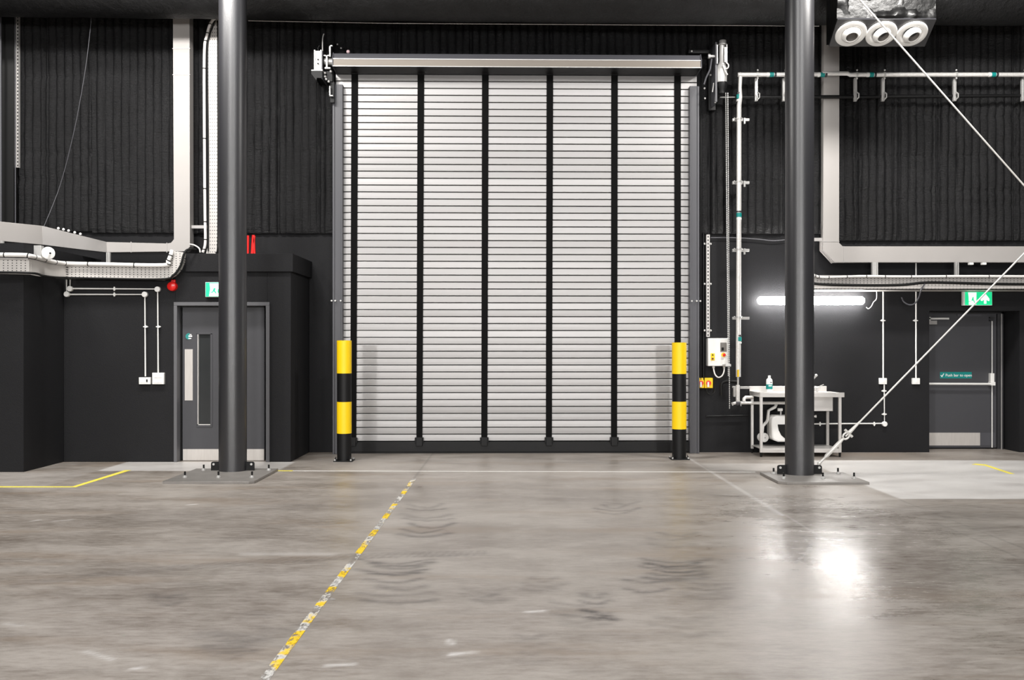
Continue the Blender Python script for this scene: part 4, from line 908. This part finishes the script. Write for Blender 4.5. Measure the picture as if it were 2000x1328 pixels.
# bottle
bt = empty('bottle', (X(1502.5, 13.62), 13.62, zt), 'white soap bottle with teal label on the sink drainer', 'bottle')
bxx = X(1502.5, 13.62); br_ = 6.1*13.62/F
MB().lathe([(0, 0), (br_, .002), (br_, .155), (br_*.9, .178), (br_*.45, .2), (br_*.4, .205)], (bxx, 13.62, zt+.001), n=28).build('bottle_body', M['white'], bt)
MB().lathe([(br_*.43, .202), (br_*.43, .235), (0, .236)], (bxx, 13.62, zt), n=20).build('cap', M['white'], bt)
MB().lathe([(br_+.001, .045), (br_+.002, .045), (br_+.002, .112), (br_+.001, .112)], (bxx, 13.62, zt), n=28).build('label_wrap', M['teal'], bt)
MB().box(bxx-.022, bxx+.022, 13.62-br_-.004, 13.62-br_-.001, zt+.085, zt+.10).build('label_stripe', M['white'], bt)
MB().box(bxx+.002, bxx+.026, 13.62-br_*.92-.004, 13.62-br_*.92, zt+.135, zt+.145).build('logo_mark', M['rubber'], bt)
# waste pipe, heater, vessel
tag(MB().tube([P(1516, 790, 13.75), P(1514, 795, 13.72), P(1508, 798, 13.72), P(1501, 802, 13.72), P(1499.5, 818, 13.72), P(1498, 823, 13.72), P(1490, 832, 13.72), P(1488, 850, 13.75)], .021, 14).build('waste_pipe', M['white'], org=P(1500, 818, 13.72)), 'white zigzag waste pipe under the left end of sink', 'pipe')
vs_ = empty('white_vessel', P(1494, 855, 13.8), 'small white drum under the sink behind its left front leg', 'vessel')
MB().lathe([(0, -.10), (.06, -.10), (.066, -.08), (.066, .0), (.06, .012), (0, .016)], P(1493, 854.5, 13.72), (.25, -.97, 0), 28).build('vessel_drum', M['white'], vs_)
MB().cyl(P(1494.5, 855, 13.70), P(1494.5, 855, 13.69), .006, n=8).build('vessel_valve', M['rubber'], vs_)
wh = empty('water_heater', P(1530, 862, 13.6), 'white rounded water heater under the sink partly hidden by column', 'heater')
hp = [(1508, 820), (1510, 814.5), (1516, 812)]
hpts = [(1508, 856), (1507, 822), (1509, 815), (1516, 812), (1560, 812), (1566, 817), (1566, 857), (1560, 863), (1520, 863), (1512, 860)]
MB().pprism(hpts, 13.58, .28).build('heater_body', M['white'], wh, .02)
MB().pprism([(1519, 829), (1553, 829), (1553, 850), (1545, 860), (1534, 857), (1526, 850), (1521, 840)], 13.572, .02).build('heater_badge', M['rubber'], wh, .004)
MB().cyl(P(1525, 812, 13.7), P(1525, 803, 13.7), .012, n=10).build('heater_inlet', M['zinc'], wh)
MB().cyl(P(1519, 800, 13.68), P(1528, 800, 13.68), .022, n=14).build('heater_valve', M['white'], wh)
MB().tube([P(1585, 813, 13.75), P(1592, 813, 13.75), P(1594, 813, 13.75)], [.012, .016, .022], 12).tube([P(1560, 814, 13.75), P(1590, 813, 13.75)], .010, 10).build('heater_tap', M['offwhite'], wh)

# ---------------------------------------------------------------- floor markings
def strip(pts, w, m, nm, label, z=.003):
    mb = MB(); pts = [Vector((a, b, 0)) for a, b in pts]; rg = []
    for i, p in enumerate(pts):
        d = (pts[min(i+1, len(pts)-1)]-pts[max(0, i-1)]).normalized(); s_ = Vector((-d.y, d.x, 0))*w/2
        rg.append([p+s_+Vector((0, 0, .0005)), p-s_+Vector((0, 0, .0005)), p-s_+Vector((0, 0, z)), p+s_+Vector((0, 0, z))])
    return tag(mb.loft(rg).build(nm, m, org=pts[0]), label, 'floor line', 'painted floor lines')
g = lambda px, py: (X(px, FY(py)), FY(py))
strip([g(-70, 951), g(145, 951), g(250, 918.5)], .075, M['yline'], 'yellow_floor_line', 'yellow painted floor line bending toward the booth door at left')
strip([(-1.12, 4.2), (-1.12, 11.15)], .05, M['worn'], 'worn_floor_line', 'worn flaking yellow and white floor line running to the shutter')
strip([g(540, 919.6), g(572, 919.7)], .05, M['yline'], 'yellow_floor_line', 'short yellow floor dash touching the left column base plate')
strip([g(572, 919.7), g(1475, 922)], .028, M['wline'], 'white_floor_line', 'thin white line across the floor before the shutter', .002)
strip([g(1902, 906.5), g(1925, 908.5)], .12, M['yline'], 'yellow_floor_line', 'thick yellow floor dash near the recessed exit door')
strip([g(1925, 908.8), g(1976, 925.5)], .055, M['yline'], 'yellow_floor_line', 'thin slanting yellow floor stripe at far right edge')
def chip():
    p = g(648, 1171); return tag(MB().add([(p[0]+a, p[1]+b, z) for a, b, z in ((-.02, 0, .001), (.0, -.012, .001), (.03, 0, .001), (.01, .012, .001), (0, 0, .012))], [(0, 1, 2, 3), (0, 4, 1), (1, 4, 2), (2, 4, 3), (3, 4, 0)]).build('concrete_chip', M['plateconc'], org=(p[0], p[1], 0)), 'small loose chip beside the worn floor line', 'chip')
chip()

# ---------------------------------------------------------------- lights: ceiling high bays, added near lamps and low lamps out of frame, world
def area(loc, target, power, sx, sy=None, col=(1, .985, .965)):
    l = bpy.data.lights.new('unseen_lamp', 'AREA'); l.energy = power; l.shape = 'RECTANGLE'; l.size = sx; l.size_y = sy or sx; l.color = col
    o = bpy.data.objects.new('unseen_lamp', l); COL.objects.link(o); o.location = loc
    o.rotation_euler = (Vector(target)-Vector(loc)).to_track_quat('-Z', 'Y').to_euler(); return o
for x, y, pw in ((-4, -1.5, 620), (4, -1.5, 520), (-8, -8, 420), (3, -9, 420), (-1, 3, 150)):
    area((x, y, 9.2), (x*.9, y+3.5, 0), pw, 1.3)
for x, y, z, pw in ((-3.9, 10.4, 6.5, 300), (4.7, 10.35, 6.5, 290), (-7.6, 9.2, 7.8, 220)): area((x, y, z), (x, y+3.4, 0), pw, 1.5, .5, (1, .97, .93))  # added lamps just above the frame to brighten column tops and left wall
for x, y, z, pw, sz in ((-6.2, -6, 2.6, 430, .7), (.3, -9, 3.0, 520, .9), (4.6, -6, 2.6, 400, .7)):  # low unseen lamps behind the camera, placed for the bollard shadows
    area((x, y, z), (x*.5, 14, 2.2), pw, sz)
w = bpy.data.worlds.new('world'); sc.world = w; w.use_nodes = True
w.node_tree.nodes['Background'].inputs[0].default_value = (.8, .8, .82, 1); w.node_tree.nodes['Background'].inputs[1].default_value = .05

# ---------------------------------------------------------------- camera
cam = bpy.data.cameras.new('camera'); co = bpy.data.objects.new('camera', cam); COL.objects.link(co)
cam.sensor_width = 36; cam.lens = F/2000*36; cam.shift_y = (HY-664)/2000; cam.clip_end = 100
co.location = (0, 0, CH); co.rotation_euler = (R(90), 0, 0)
sc.camera = co
sc.view_settings.view_transform = 'Standard'; sc.view_settings.look = 'None'; sc.view_settings.gamma = 1
sc.view_settings.exposure = 0.0; sc.view_settings.use_curve_mapping = False
